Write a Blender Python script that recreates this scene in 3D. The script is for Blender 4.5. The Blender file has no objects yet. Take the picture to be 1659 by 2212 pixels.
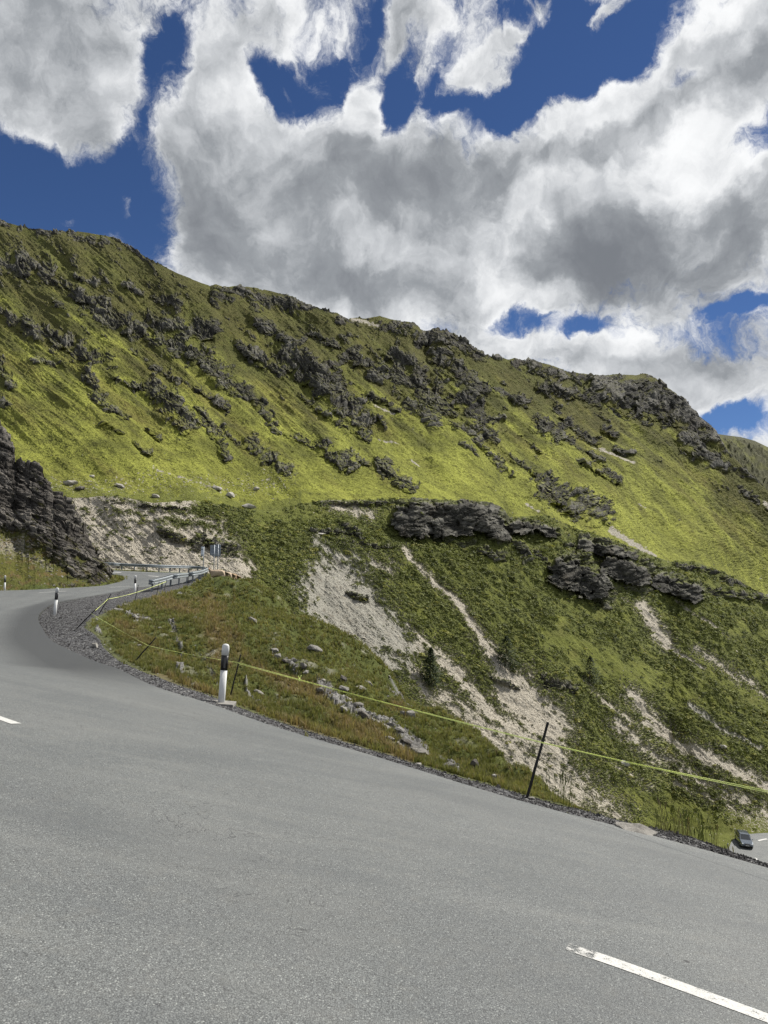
import bpy, bmesh, math, random
import numpy as np
from mathutils import Vector, Matrix
C = bpy.context.scene.collection
R = math.radians
sc = bpy.context.scene

# ------------------------------------------------------------------ camera
PITCH, ROLL, LENS = R(3.4), R(2.5), 26.0
F = 2212 * LENS / 36.0                      # focal length in photo units (photo read as 1659 x 2212)
_f = np.array([0, math.cos(PITCH), math.sin(PITCH)])
_u0 = np.array([0, -math.sin(PITCH), math.cos(PITCH)])
_r0 = np.array([1.0, 0, 0])
_r = _r0 * math.cos(ROLL) + _u0 * math.sin(ROLL)
_u = -_r0 * math.sin(ROLL) + _u0 * math.cos(ROLL)
cd = bpy.data.cameras.new('camera')
cd.sensor_fit = 'VERTICAL'; cd.sensor_height = 36; cd.sensor_width = 27; cd.lens = LENS
cd.clip_start = 0.05; cd.clip_end = 9000
cam = bpy.data.objects.new('camera', cd); C.objects.link(cam)
M = Matrix(((_r[0], _u[0], -_f[0]), (_r[1], _u[1], -_f[1]), (_r[2], _u[2], -_f[2])))
cam.matrix_world = M.to_4x4()
sc.camera = cam

# ------------------------------------------------------------------ sun, exposure
SUN_AZ, SUN_EL = R(60), R(50)               # azimuth measured from the view direction (+Y) towards +X
sd = np.array([math.sin(SUN_AZ) * math.cos(SUN_EL), math.cos(SUN_AZ) * math.cos(SUN_EL), math.sin(SUN_EL)])
sl = bpy.data.lights.new('sun', 'SUN'); sl.energy = 5.0; sl.angle = R(0.6); sl.color = (1.0, 0.95, 0.87)
so = bpy.data.objects.new('sun', sl); C.objects.link(so)
so.rotation_euler = Vector(sd).to_track_quat('Z', 'Y').to_euler()
sc.view_settings.view_transform = 'Standard'; sc.view_settings.look = 'None'
sc.view_settings.exposure = 0.6; sc.view_settings.gamma = 1.0
sc.cycles.max_bounces = 4; sc.cycles.diffuse_bounces = 2; sc.cycles.glossy_bounces = 2
sc.cycles.transparent_max_bounces = 6; sc.cycles.transmission_bounces = 3

# ------------------------------------------------------------------ pixel <-> world (the eye is the origin)
def ray(u, v):
    u = np.asarray(u, float); v = np.asarray(v, float)
    a = (u - 829.5) / F; b = (1106 - v) / F
    d = _f + a[..., None] * _r + b[..., None] * _u
    return d / d[..., 1:2]
def at(u, v, y):
    return ray(u, v) * np.asarray(y, float)[..., None]
def topx(P):
    P = np.asarray(P, float); k = P @ _f
    return 829.5 + F * (P @ _r) / k, 1106 - F * (P @ _u) / k

# ------------------------------------------------------------------ node helpers
class NT:
    def __init__(s, tree): s.t = tree; s.t.nodes.clear()
    def n(s, typ, ins=None, **kw):
        nd = s.t.nodes.new(typ)
        for k, v in kw.items(): setattr(nd, k, v)
        for k, v in (ins or {}).items():
            if isinstance(v, bpy.types.NodeSocket): s.t.links.new(v, nd.inputs[k])
            else: nd.inputs[k].default_value = v
        return nd
    def m(s, op, a, b=0.0, c=0.0, clamp=False):
        nd = s.t.nodes.new('ShaderNodeMath'); nd.operation = op; nd.use_clamp = clamp
        for i, v in enumerate((a, b, c)):
            if isinstance(v, bpy.types.NodeSocket): s.t.links.new(v, nd.inputs[i])
            else: nd.inputs[i].default_value = v
        return nd.outputs[0]
    def vm(s, op, a, b=(0, 0, 0)):
        nd = s.t.nodes.new('ShaderNodeVectorMath'); nd.operation = op
        for i, v in enumerate((a, b)):
            if isinstance(v, bpy.types.NodeSocket): s.t.links.new(v, nd.inputs[i])
            else: nd.inputs[i].default_value = v
        return nd.outputs[0]
    def scale(s, a, k):
        nd = s.t.nodes.new('ShaderNodeVectorMath'); nd.operation = 'SCALE'
        s.t.links.new(a, nd.inputs[0])
        if isinstance(k, bpy.types.NodeSocket): s.t.links.new(k, nd.inputs[3])
        else: nd.inputs[3].default_value = k
        return nd.outputs[0]
    def noise(s, vec, scale, detail=4, rough=0.55, dist=0.0, dim='3D', lac=2.0):
        nd = s.n('ShaderNodeTexNoise', {'Vector': vec, 'Scale': scale, 'Detail': detail, 'Roughness': rough, 'Distortion': dist, 'Lacunarity': lac}, noise_dimensions=dim)
        return nd.outputs['Fac'], nd.outputs['Color']
    def vor(s, vec, scale, feature='F1', rand=1.0):
        nd = s.n('ShaderNodeTexVoronoi', {'Vector': vec, 'Scale': scale, 'Randomness': rand}, feature=feature)
        return nd.outputs
    def mr(s, v, a, b, c=0.0, d=1.0, smooth=False):
        nd = s.n('ShaderNodeMapRange', {'Value': v, 'From Min': a, 'From Max': b, 'To Min': c, 'To Max': d})
        nd.interpolation_type = 'SMOOTHSTEP' if smooth else 'LINEAR'
        return nd.outputs[0]
    def mix(s, f, a, b, blend='MIX'):
        nd = s.t.nodes.new('ShaderNodeMix'); nd.data_type = 'RGBA'; nd.blend_type = blend
        for k, v in ((0, f), (6, a), (7, b)):
            if isinstance(v, bpy.types.NodeSocket): s.t.links.new(v, nd.inputs[k])
            else: nd.inputs[k].default_value = (*v, 1.0) if isinstance(v, tuple) and len(v) == 3 else v
        return nd.outputs[2]
    def attr(s, name):
        return s.n('ShaderNodeAttribute', attribute_name=name).outputs['Fac']
    def bump(s, h, strength, dist, prev=None):
        i = {'Height': h, 'Strength': strength, 'Distance': dist}
        if prev is not None: i['Normal'] = prev
        return s.n('ShaderNodeBump', i).outputs[0]

# ------------------------------------------------------------------ sky with clouds (world)
world = bpy.data.worlds.new('World'); sc.world = world; world.use_nodes = True
w = NT(world.node_tree)
sky = w.n('ShaderNodeTexSky', sky_type='NISHITA', sun_disc=False, sun_elevation=SUN_EL, sun_rotation=SUN_AZ,
          altitude=2300.0, air_density=1.0, dust_density=0.15, ozone_density=2.0)
gen = w.n('ShaderNodeTexCoord').outputs['Generated']
sx = w.n('ShaderNodeSeparateXYZ', {0: gen}).outputs
az = w.m('ARCTAN2', sx[0], sx[1]); el = w.m('ARCSINE', sx[2])
P0 = w.n('ShaderNodeCombineXYZ', {0: az, 1: el, 2: 0.0}).outputs[0]
_, nc1 = w.noise(P0, 5.0, 3, 0.5)
_, nc2 = w.noise(P0, 19.0, 5, 0.6)
warp = w.vm('ADD', w.scale(w.vm('SUBTRACT', nc1, (0.5, 0.5, 0.5)), 0.10), w.scale(w.vm('SUBTRACT', nc2, (0.5, 0.5, 0.5)), 0.050))
P1 = w.vm('ADD', P0, warp)
def azel(u, v):
    d = ray(u, v); d = d / np.linalg.norm(d)
    return math.atan2(d[0], d[1]), math.asin(d[2])
def blobs(tree, P, lst):
    acc = None
    for (u, v, ru, rv, ang, k) in lst:
        a, e = azel(u, v)
        mp = tree.n('ShaderNodeMapping', {'Vector': P, 'Location': (a, e, 0), 'Rotation': (0, 0, R(-ang)), 'Scale': (ru * 1.15 / F, rv * 1.15 / F, 1.0)}, vector_type='TEXTURE')
        g = tree.n('ShaderNodeTexGradient', {0: mp.outputs[0]}, gradient_type='SPHERICAL').outputs['Fac']
        g = tree.mr(g, 0.0, 0.75, 0.0, k, True)
        acc = g if acc is None else tree.m('ADD', acc, g)
    return acc
# (u, v, half width, half height, angle (clockwise in the photo), weight): where the blue shows through
HOLES = [(365, 150, 75, 130, 8, 1.2), (300, 330, 95, 90, 40, .8), (120, 420, 250, 110, -5, 1.5), (20, 310, 120, 60, 0, .9), (330, 500, 70, 90, 20, .9),
         (610, 175, 100, 60, 30, 1.3), (700, 150, 70, 90, 20, .9), (790, 60, 60, 100, 30, .8),
         (850, 200, 60, 95, 0, 1.1), (960, 195, 130, 45, 0, .8), (1120, 190, 110, 55, -30, 1.1), (1235, 75, 150, 100, 0, 1.5), (1390, 60, 90, 75, -20, 1.2), (1090, 20, 60, 40, 0, .7), (1085, 245, 40, 45, 0, .7),
         (1635, 290, 80, 60, -15, 1.0), (1485, 160, 48, 24, 10, .7), (1180, 440, 26, 75, 15, .55), (1100, 690, 80, 34, 8, 1.0), (1240, 710, 70, 26, -5, .95), (1620, 668, 75, 24, -4, .95),
         (1590, 905, 95, 34, 12, 1.1), (1330, 330, 30, 14, 20, .4), (480, -60, 160, 20, 0, .0)]
SOLID = [(130, 130, 260, 200, 10, .9), (560, 60, 150, 70, -35, .6), (560, 420, 300, 280, 0, .9), (1000, 480, 420, 190, 10, .9), (1450, 420, 330, 230, 0, .9), (1600, 120, 150, 160, 0, .8),
         (420, 230, 90, 130, 10, .8), (775, 210, 36, 110, -10, .8), (1350, 200, 230, 70, -15, .8), (1400, 800, 260, 80, 5, .8), (1120, 750, 110, 38, 0, .8), (700, 600, 500, 110, 10, .9), (200, 300, 60, 60, 20, .5),
         (30, 345, 60, 30, 10, 1.25), (165, 478, 30, 18, 0, .9), (95, 385, 30, 12, -30, .8), (245, 440, 22, 26, 0, .8), (1070, 100, 120, 26, -25, .85), (1020, 168, 95, 20, -14, .8), (850, 40, 45, 100, 35, .85), (950, 50, 90, 30, 20, .55), (1185, 22, 40, 30, -40, 1.2), (1330, 8, 50, 22, -20, 1.2), (1450, 820, 260, 70, 8, .6), (1620, 930, 50, 24, 0, .6)]
hole = blobs(w, P1, HOLES); solid = blobs(w, P1, SOLID)
fb, _ = w.noise(P1, 6.5, 10, 0.60, 0.25)
fbf, _ = w.noise(P1, 24.0, 9, 0.70, 0.6)
def field(hole, solid, fb, fbf):
    b = w.m('ADD', w.m('MULTIPLY', w.m('SUBTRACT', fb, 0.5), 2.8), w.m('MULTIPLY', w.m('SUBTRACT', fbf, 0.5), 2.4))
    c = w.m('SUBTRACT', w.m('ADD', w.m('MINIMUM', solid, 1.3), 0.42), w.m('MULTIPLY', hole, 1.15))
    return w.m('ADD', c, b)
fld = field(hole, solid, fb, fbf)
dens = w.m('POWER', w.mr(fld, -0.42, 0.80, 0.0, 1.0, True), 1.35)
# grey undersides and bright rims
GREY = [(80, 120, 250, 150, 10, .42), (430, 400, 170, 120, 20, .4), (620, 500, 330, 150, 10, .45), (930, 380, 270, 110, -12, .75), (1290, 285, 240, 42, -8, .62), (1460, 400, 0.1, .1, 0, 0), (1400, 540, 330, 130, -6, .80),
        (1560, 560, 170, 130, 0, .35), (1520, 760, 230, 60, -4, .45), (1250, 610, 150, 80, 0, .30), (1630, 150, 110, 75, -20, .55), (600, 590, 250, 60, 12, .30), (880, 620, 180, 60, 0, .25), (1530, 880, 200, 40, 12, .2), (590, 60, 90, 50, 0, .2)]
WHITE = [(600, 235, 170, 70, 0, .35), (780, 210, 60, 120, 0, .4), (1000, 250, 120, 50, 10, .35), (1330, 180, 260, 50, -20, .5), (1540, 260, 140, 50, -12, .5), (1520, 360, 190, 50, -8, .45), (1500, 500, 75, 45, 0, .6), (400, 320, 90, 70, 0, .35),
         (1120, 440, 60, 110, 25, .4), (880, 560, 260, 50, 8, .35), (1190, 640, 80, 30, 0, .3), (1300, 745, 170, 45, -8, .5), (1120, 735, 100, 30, 0, .5), (230, 210, 90, 110, 20, .3), (620, 90, 110, 80, 0, .3), (1500, 30, 90, 70, -20, .4), (1600, 700, 120, 30, 0, .4)]
P2 = w.vm('ADD', P0, w.scale(warp, 1.6))
gy = blobs(w, P2, GREY); wh = blobs(w, P2, WHITE)
core = w.mr(fld, 0.35, 1.6, 0.0, 0.30, True)
gy = w.m('MULTIPLY', gy, 0.56); wh = w.m('MULTIPLY', wh, 0.62)
# self-shading: the field compared with itself a little way towards the sun
P1s = w.vm('ADD', P1, (0.012, 0.030, 0.0))
fbs, _ = w.noise(P1s, 6.5, 10, 0.60, 0.25)
fbfs, _ = w.noise(P1s, 24.0, 9, 0.70, 0.6)
rel = w.m('ADD', w.m('SUBTRACT', fb, fbs), w.m('MULTIPLY', w.m('MULTIPLY', w.m('SUBTRACT', fbf, fbfs), 0.9), w.mr(fld, 1.5, .3, .12, 1.0)))
lum = w.m('ADD', w.m('SUBTRACT', w.m('SUBTRACT', w.m('ADD', 0.84, wh), core), gy), w.m('MULTIPLY', rel, 1.6))
puff, _ = w.noise(P1, 9.0, 5, 0.48, 0.1)
lum = w.m('ADD', lum, w.m('MULTIPLY', w.m('SUBTRACT', puff, 0.5), 1.5))
lum = w.mr(lum, -0.35, 1.30, 0.0, 1.0, True)
ramp = w.n('ShaderNodeValToRGB', {0: lum})
cr = ramp.color_ramp; cr.elements[0].position = 0.0; cr.elements[0].color = (.20, .215, .24, 1)
cr.elements[1].position = 1.0; cr.elements[1].color = (.98, .99, 1.0, 1)
e = cr.elements.new(0.33); e.color = (.33, .35, .375, 1)
e = cr.elements.new(0.66); e.color = (.60, .62, .645, 1)
SKYK = 0.10
skyc = w.mix(1.0, sky.outputs[0], (0.066, 0.066, 0.066), 'MULTIPLY')
skyc = w.mix(1.0, skyc, (0.62, 0.80, 1.10), 'MULTIPLY')
final = w.mix(dens, skyc, ramp.outputs[0])
bg = w.n('ShaderNodeBackground', {0: final, 1: 0.66})
w.n('ShaderNodeOutputWorld', {0: bg.outputs[0]})
world.cycles.sampling_method = 'MANUAL'; world.cycles.sample_map_resolution = 512

# ------------------------------------------------------------------ numpy noise
rng = np.random.default_rng(7)
def _h(ix, iy, seed):
    h = (ix.astype(np.int64) * 374761393 + iy.astype(np.int64) * 668265263 + seed * 1442695041) & 0xffffffff
    h = ((h ^ (h >> 13)) * 1274126177) & 0xffffffff
    return ((h ^ (h >> 16)) & 0xffffff) / float(0x1000000)
def perlin(x, y, seed=0):
    x0 = np.floor(x); y0 = np.floor(y); fx = x - x0; fy = y - y0
    sx_ = fx * fx * fx * (fx * (fx * 6 - 15) + 10); sy_ = fy * fy * fy * (fy * (fy * 6 - 15) + 10)
    def g(i, j):
        a = _h(x0 + i, y0 + j, seed) * 2 * np.pi
        return np.cos(a) * (fx - i) + np.sin(a) * (fy - j)
    return ((g(0, 0) * (1 - sx_) + g(1, 0) * sx_) * (1 - sy_) + (g(0, 1) * (1 - sx_) + g(1, 1) * sx_) * sy_) * 1.5
def fbm(x, y, oct=5, seed=0, gain=.5, ridged=False):
    t = 0; a = 1.0; n = 0
    for o in range(oct):
        p = perlin(x * 2 ** o + o * 17.3, y * 2 ** o - o * 9.1, seed + o * 7)
        if ridged: p = 1 - 2 * np.abs(p)
        t = t + p * a; n += a; a *= gain
    return t / n
def facet(x, y, seed=0, tilt=1.0, hk=1.0):
    """broken rock: every cell is a tilted plane of its own height; also the distance to the cell border"""
    x0 = np.floor(x); y0 = np.floor(y)
    d1 = np.full(x.shape, 9.); d2 = np.full(x.shape, 9.); val = np.zeros(x.shape)
    for i in (-1, 0, 1):
        for j in (-1, 0, 1):
            cx = x0 + i; cy = y0 + j
            px = cx + _h(cx, cy, seed); py = cy + _h(cx, cy, seed + 1)
            dx = x - px; dy = y - py; d = dx * dx + dy * dy
            hv = (_h(cx, cy, seed + 2) - .5) * hk
            gx = (_h(cx, cy, seed + 3) - .5) * 2 * tilt; gy_ = (_h(cx, cy, seed + 4) - .5) * 2 * tilt
            v = hv + gx * dx + gy_ * dy
            nearer = d < d1
            d2 = np.where(nearer, d1, np.minimum(d2, d)); val = np.where(nearer, v, val); d1 = np.where(nearer, d, d1)
    return val, np.sqrt(d2) - np.sqrt(d1)
def sst(x, a, b):
    t = np.clip((x - a) / (b - a), 0, 1); return t * t * (3 - 2 * t)
def strokes(u, v, lst, soft=1.0):
    """lst of (u1, v1, u2, v2, full width[, weight]) -> 1 in the middle of a stroke falling to 0 at its edge, below 0 outside"""
    out = np.full(u.shape, -3.0)
    for s in lst:
        x1, y1, x2, y2, wd = s[:5]; k = s[5] if len(s) > 5 else 1.0
        dx, dy = x2 - x1, y2 - y1; L = dx * dx + dy * dy + 1e-9
        t = np.clip(((u - x1) * dx + (v - y1) * dy) / L, 0, 1)
        d = np.hypot(u - x1 - t * dx, v - y1 - t * dy)
        out = np.maximum(out, k - d / (wd * .5 * soft))
    return out
def ip(x, tab):
    tab = np.asarray(tab, float); return np.interp(x, tab[:, 0], tab[:, 1])
def inpoly(px, py, poly):
    poly = np.asarray(poly, float); inside = np.zeros(px.shape, bool); n = len(poly)
    for i in range(n):
        x1, y1 = poly[i]; x2, y2 = poly[(i + 1) % n]
        if y1 == y2: continue
        c = ((y1 > py) != (y2 > py)) & (px < (x2 - x1) * (py - y1) / (y2 - y1) + x1)
        inside ^= c
    return inside
def polydist(px, py, line):
    line = np.asarray(line, float); out = np.full(px.shape, 1e9)
    for (x1, y1), (x2, y2) in zip(line[:-1], line[1:]):
        dx, dy = x2 - x1, y2 - y1; L = dx * dx + dy * dy + 1e-12
        t = np.clip(((px - x1) * dx + (py - y1) * dy) / L, 0, 1)
        out = np.minimum(out, np.hypot(px - x1 - t * dx, py - y1 - t * dy))
    return out

# ------------------------------------------------------------------ mesh helpers
def meta(o, label=None, cat=None, group=None, kind=None):
    if label: o['label'] = label
    if cat: o['category'] = cat
    if group: o['group'] = group
    if kind: o['kind'] = kind
    return o
def mesh_np(name, V, Fc, mat, parent=None, attrs=None, smooth=False):
    """V (n,3); Fc (m,k) one face size"""
    me = bpy.data.meshes.new(name)
    V = np.ascontiguousarray(V, np.float32); Fc = np.ascontiguousarray(Fc, np.int32); k = Fc.shape[1]
    me.vertices.add(len(V)); me.vertices.foreach_set('co', V.ravel())
    me.loops.add(Fc.size); me.loops.foreach_set('vertex_index', Fc.ravel())
    me.polygons.add(len(Fc)); me.polygons.foreach_set('loop_start', np.arange(0, Fc.size, k, dtype=np.int32))
    me.polygons.foreach_set('loop_total', np.full(len(Fc), k, np.int32))
    me.polygons.foreach_set('use_smooth', np.full(len(Fc), smooth))
    for an, av in (attrs or {}).items():
        a = me.attributes.new(an, 'FLOAT', 'POINT'); a.data.foreach_set('value', np.ascontiguousarray(av, np.float32).ravel())
    me.materials.append(mat); me.update(calc_edges=True)
    o = bpy.data.objects.new(name, me); C.objects.link(o); o.parent = parent
    return o
def grid_faces(nr, nc):
    i = np.arange(nr * nc).reshape(nr, nc)
    return np.stack([i[:-1, :-1], i[1:, :-1], i[1:, 1:], i[:-1, 1:]], -1).reshape(-1, 4)
def gnormal(P):
    du = np.gradient(P, axis=1); dv = np.gradient(P, axis=0)
    n = np.cross(dv, du); n /= np.linalg.norm(n, axis=-1, keepdims=True) + 1e-12
    flip = n[..., 2:3] < 0
    return np.where(flip, -n, n)
# ------------------------------------------------------------------ near ground: heights
NEAR = [(x, y, -1.65 - .145 * x - .113 * y) for x, y in ((0, 0), (-6, 0), (6, 0), (0, -7), (8, -6), (-9, 6), (3, 4), (0, 6), (-4, 8), (1.8, 9.4), (-2.8, 12.8), (3.95, 7.7), (-5.6, 15.4), (7, 5.3), (-8, 12), (-5, 4), (11, 2.2), (16, -2), (5.5, 6.4), (9, 3.6), (13, .5), (4.6, 7.6), (3.0, 8.9), (0, 10.7))]
NEAR += [(x, y, -3.0) for x, y in ((-36, 66), (-28, 66), (-20, 68), (-40, 78), (-30, 78), (-45, 60), (-35, 84), (-25, 84), (-50, 84), (-22, 58), (-30, 56))]
PX = [  # (u, v, distance)
    (118, 1328, 28.4), (291, 1282, 44.5), (10, 1277, 43.5), (442, 1251, 60), (241, 1234, 82), (0, 1330, 27.5), (0, 1400, 18.5), (90, 1450, 15.8), (165, 1270, 48), (350, 1240, 70), (460, 1243, 68), (515, 1252, 62), (420, 1262, 53), (397, 1259, 54),
    (-200, 1282, 40), (-200, 1350, 25), (-300, 1300, 33), (207, 1340, 25.5), (167, 1357, 22.5), (290, 1430, 17), (300, 1320, 31), (120, 1240, 80), (0, 1235, 80), (350, 1226, 88), (470, 1230, 80),
    (500, 1300, 46), (400, 1330, 31), (350, 1400, 19.5), (400, 1440, 17), (600, 1400, 27), (620, 1350, 38), (560, 1278, 56), (640, 1330, 50), (700, 1395, 43), (780, 1450, 33), (760, 1530, 17.5), (900, 1600, 15.2), (860, 1470, 36), (1000, 1600, 21), (1150, 1690, 14.2), (1200, 1690, 17.5), (1400, 1770, 13.6), (1560, 1831, 10.4),
    (620, 1500, 18), (1000, 1660, 13), (880, 1520, 23), (1400, 1785, 11.5)]
ctl = list(NEAR)
for u, v, y in PX: ctl.append(tuple(at(u, v, y)))
for u, v, y in ((560, 1278, 56), (640, 1330, 50), (700, 1395, 43), (860, 1470, 36), (1000, 1600, 21), (1200, 1690, 17.5), (1400, 1770, 13.6), (1560, 1831, 10.4), (1659, 1853, 9.4)):
    p = at(u, v, y)
    for q, dz in (((1.18, .75), (1.5, .75), (2.1, .70)) if y > 14 else ((1.6, .75), (2.2, .70))):
        dy = p[1] * (q - 1)
        ctl.append((p[0] * q, p[1] * q, p[2] - dz * max(dy, 1.0) - (q - 1) * .5))
ctl = np.array(ctl)
def _phi(r): return r * r * np.log(r + 1e-9)
_K = _phi(np.hypot(ctl[:, None, 0] - ctl[None, :, 0], ctl[:, None, 1] - ctl[None, :, 1])) + np.eye(len(ctl)) * 1.5
_Pm = np.c_[np.ones(len(ctl)), ctl[:, :2]]
_A = np.block([[_K, _Pm], [_Pm.T, np.zeros((3, 3))]])
_w = np.linalg.solve(_A, np.r_[ctl[:, 2], 0, 0, 0])
def H(x, y):
    x = np.asarray(x, float); y = np.asarray(y, float)
    z = _w[-3] + _w[-2] * x + _w[-1] * y
    for i in range(len(ctl)): z = z + _w[i] * _phi(np.hypot(x - ctl[i, 0], y - ctl[i, 1]))
    z = np.where(y > 50, np.minimum(z, -2.45 - .012 * np.maximum(0, y - 60)), z)      # the terrace is level
    k = sst(y, 84, 90)
    return z * (1 - k) + np.minimum(z, -3.1 - (y - 84) * .35) * k
_ys = np.geomspace(2.0, 110, 900)
def hit(u, v, up=0.0):
    """first point of the near ground met by the sight line through (u, v)"""
    d = ray(float(u), float(v)); zz = _ys * d[2]; g = H(_ys * d[0], _ys) + up
    k = np.argmax(zz < g)
    if not (zz < g).any(): k = len(_ys) - 1
    if k == 0: y = _ys[0]
    else:
        a0 = zz[k - 1] - g[k - 1]; a1 = zz[k] - g[k]; t = a0 / (a0 - a1 + 1e-12); y = _ys[k - 1] + t * (_ys[k] - _ys[k - 1])
    return d * y

# ------------------------------------------------------------------ the road in plan
INNER_PX = [(1659, 1881), (1400, 1808), (1138, 1739), (933, 1677), (766, 1625), (607, 1578), (448, 1522), (329, 1484), (245, 1444), (179, 1420), (109, 1384), (88, 1354), (83, 1338), (88, 1324), (109, 1308), (142, 1298), (198, 1288), (251, 1279), (317, 1268), (397, 1259), (437, 1251.5)]
inner = [hit(u, v)[:2] for u, v in INNER_PX]
inner = [inner[0] + (inner[0] - inner[1]) * 6.0, inner[0] + (inner[0] - inner[1]) * 2.0] + inner
e = np.array([.787, -.617]); nrm = np.array([-.617, -.787]) * 26.0
outer = [p + nrm for p in inner[:9]]
outer += [np.array([-24, -4.0]), np.array([-27, 2.5]), np.array([-29, 10.0]), np.array([-30, 19.0]), np.array([-29, 29.0]), np.array([-28.6, 33.5]), np.array([-28, 37.5])]
outer += [hit(u, v)[:2] for u, v in ((-60, 1279), (0, 1277), (66, 1275), (120, 1272), (165, 1270), (231, 1264), (262, 1256))]
n_pair = min(len(inner), len(outer))
inner = inner[:n_pair]; outer = outer[:n_pair]
# beyond the inside of the far bend the road swings left behind the rock
LOOP_OUT = [(444, 1245), (440, 1241), (425, 1238.5), (390, 1237.6), (340, 1236.8), (290, 1234.8), (235, 1231.8), (180, 1229.5), (120, 1228)]
LOOP_IN = [(268, 1253), (269, 1251), (266, 1248), (262, 1245), (252, 1242.3), (240, 1240.6), (200, 1238), (140, 1236), (90, 1234)]
inner += [hit(*p)[:2] for p in LOOP_OUT]; outer += [hit(*p)[:2] for p in LOOP_IN]
inner = np.array(inner); outer = np.array(outer)
def crom(P, n):
    P = np.asarray(P, float); out = []
    Q = np.vstack([2 * P[0] - P[1], P, 2 * P[-1] - P[-2]])
    for i in range(1, len(Q) - 2):
        t = np.linspace(0, 1, n, endpoint=False)[:, None]
        p0, p1, p2, p3 = Q[i - 1], Q[i], Q[i + 1], Q[i + 2]
        out.append(.5 * (2 * p1 + (p2 - p0) * t + (2 * p0 - 5 * p1 + 4 * p2 - p3) * t * t + (3 * p1 - p0 - 3 * p2 + p3) * t ** 3))
    out.append(P[-1:]); return np.vstack(out)
NS, NC = 12, 25
Ii = crom(inner, NS); Oo = crom(outer, NS)
tt = np.linspace(0, 1, NC)[None, :, None]
RP = Ii[:, None] * (1 - tt) + Oo[:, None] * tt
road_poly = np.vstack([Ii, Oo[::-1]])
rz = H(RP[..., 0], RP[..., 1]) + 0.03
RV = np.dstack([RP, rz])
along = np.r_[0, np.cumsum(np.linalg.norm(np.diff((Ii + Oo) / 2, axis=0), axis=1))]
width = np.linalg.norm(Oo - Ii, axis=1)

# ------------------------------------------------------------------ materials of the ground
def mat_new(name):
    m = bpy.data.materials.new(name); m.use_nodes = True
    return m, NT(m.node_tree)
ALB = .70
def out(t, col, rough=.9, normal=None, spec=.3, **kw):
    col = t.mix(1.0, col, (ALB, ALB, ALB), 'MULTIPLY')
    i = {'Base Color': col, 'Roughness': rough, 'Specular IOR Level': spec}
    if normal is not None: i['Normal'] = normal
    i.update(kw)
    b = t.n('ShaderNodeBsdfPrincipled', i)
    t.n('ShaderNodeOutputMaterial', {0: b.outputs[0]})
    return b

def terrain_mat(name, k, g_lo, g_hi, g_dry, rockA, rockB, relief=1.0):
    """k: size of the coarsest texture detail in metres"""
    m, t = mat_new(name)
    pos = t.n('ShaderNodeNewGeometry').outputs['Position']
    rock, scree, shrub, dry, grey, dark, tone = (t.attr(a) for a in ('rock', 'scree', 'shrub', 'dry', 'grey', 'heath_shade', 'tone'))
    n1, _ = t.noise(pos, 1.0 / k, 8, .62)
    n2, _ = t.noise(pos, 7.0 / k, 8, .68)
    n3, _ = t.noise(pos, 28.0 / k, 5, .7)
    g = t.mix(t.mr(n1, .35, .65), g_lo, g_hi)
    g = t.mix(t.m('MULTIPLY', t.mr(n2, .52, .66), .75), g, tuple(c * .38 for c in g_lo))
    g = t.mix(t.m('MULTIPLY', t.mr(n3, .5, .62), .40), g, tuple(c * .30 for c in g_lo))
    g = t.mix(t.m('MULTIPLY', t.mr(n2, .40, .30), .5), g, tuple(c * 1.35 for c in g_hi))
    g = t.mix(t.m('MULTIPLY', dry, t.mr(n2, .32, .6, .5, 1.0)), g, g_dry)
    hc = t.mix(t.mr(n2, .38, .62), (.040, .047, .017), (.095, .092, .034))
    g = t.mix(t.m('MULTIPLY', dark, t.mr(n3, .3, .6, 1.0, .6)), g, hc)  # dark heath colour; on the mountain it also carries painted cloud shade
    sc_ = t.mix(t.mr(n3, .38, .62), (.075, .090, .028), (.20, .22, .062))
    g = t.mix(shrub, g, t.mix(t.mr(n2, .5, .68), sc_, (.125, .145, .03)))
    wav = t.noise(t.vm('MULTIPLY', pos, (1, 1, 3.2)), 10.0 / k, 8, .72, .6)[0]
    r = t.mix(t.mr(t.m('ADD', t.m('MULTIPLY', wav, .6), t.m('MULTIPLY', tone, .35)), .36, .64), rockA, rockB)
    r = t.mix(t.mr(tone, .62, .95, 0, .55), r, tuple(min(c * 1.7, .5) for c in rockB))
    r = t.mix(t.m('MULTIPLY', t.mr(n3, .58, .70), .75), r, (.42, .40, .37))
    r = t.mix(t.m('MULTIPLY', t.mr(n2, .42, .30), .8), r, tuple(c * .30 for c in rockA))
    r = t.mix(t.m('MULTIPLY', t.mr(n1, .55, .70), .35), r, (.110, .088, .062))
    s_c = t.mix(grey, (.63, .585, .49), (.46, .445, .38))
    s_d = t.mix(grey, (.36, .325, .26), (.30, .29, .25))
    s = t.mix(t.mr(n3, .40, .60), s_d, s_c)
    s = t.mix(t.m('MULTIPLY', t.mr(n2, .54, .68), .6), s, (.19, .155, .11))
    col = t.mix(scree, g, s); col = t.mix(rock, col, r)
    vh = t.m('ADD', t.m('MULTIPLY', wav, rock), t.m('ADD', t.m('MULTIPLY', n2, .6), t.m('MULTIPLY', n3, .35)))
    nb = t.bump(vh, .9, .10 * k * relief)
    out(t, col, .95, nb, .12)
    return m
MAT_FAR = terrain_mat('alpine slope', 14.0, (.175, .188, .040), (.42, .445, .086), (.175, .150, .045), (.050, .049, .044), (.165, .160, .143))
MAT_MID = terrain_mat('lower hillside', 5.0, (.14, .16, .032), (.235, .255, .055), (.16, .14, .05), (.056, .055, .048), (.165, .160, .140))
MAT_NEAR = terrain_mat('grass bank', 1.6, (.085, .105, .03), (.15, .165, .045), (.21, .165, .085), (.16, .155, .15), (.36, .35, .33))
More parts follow.
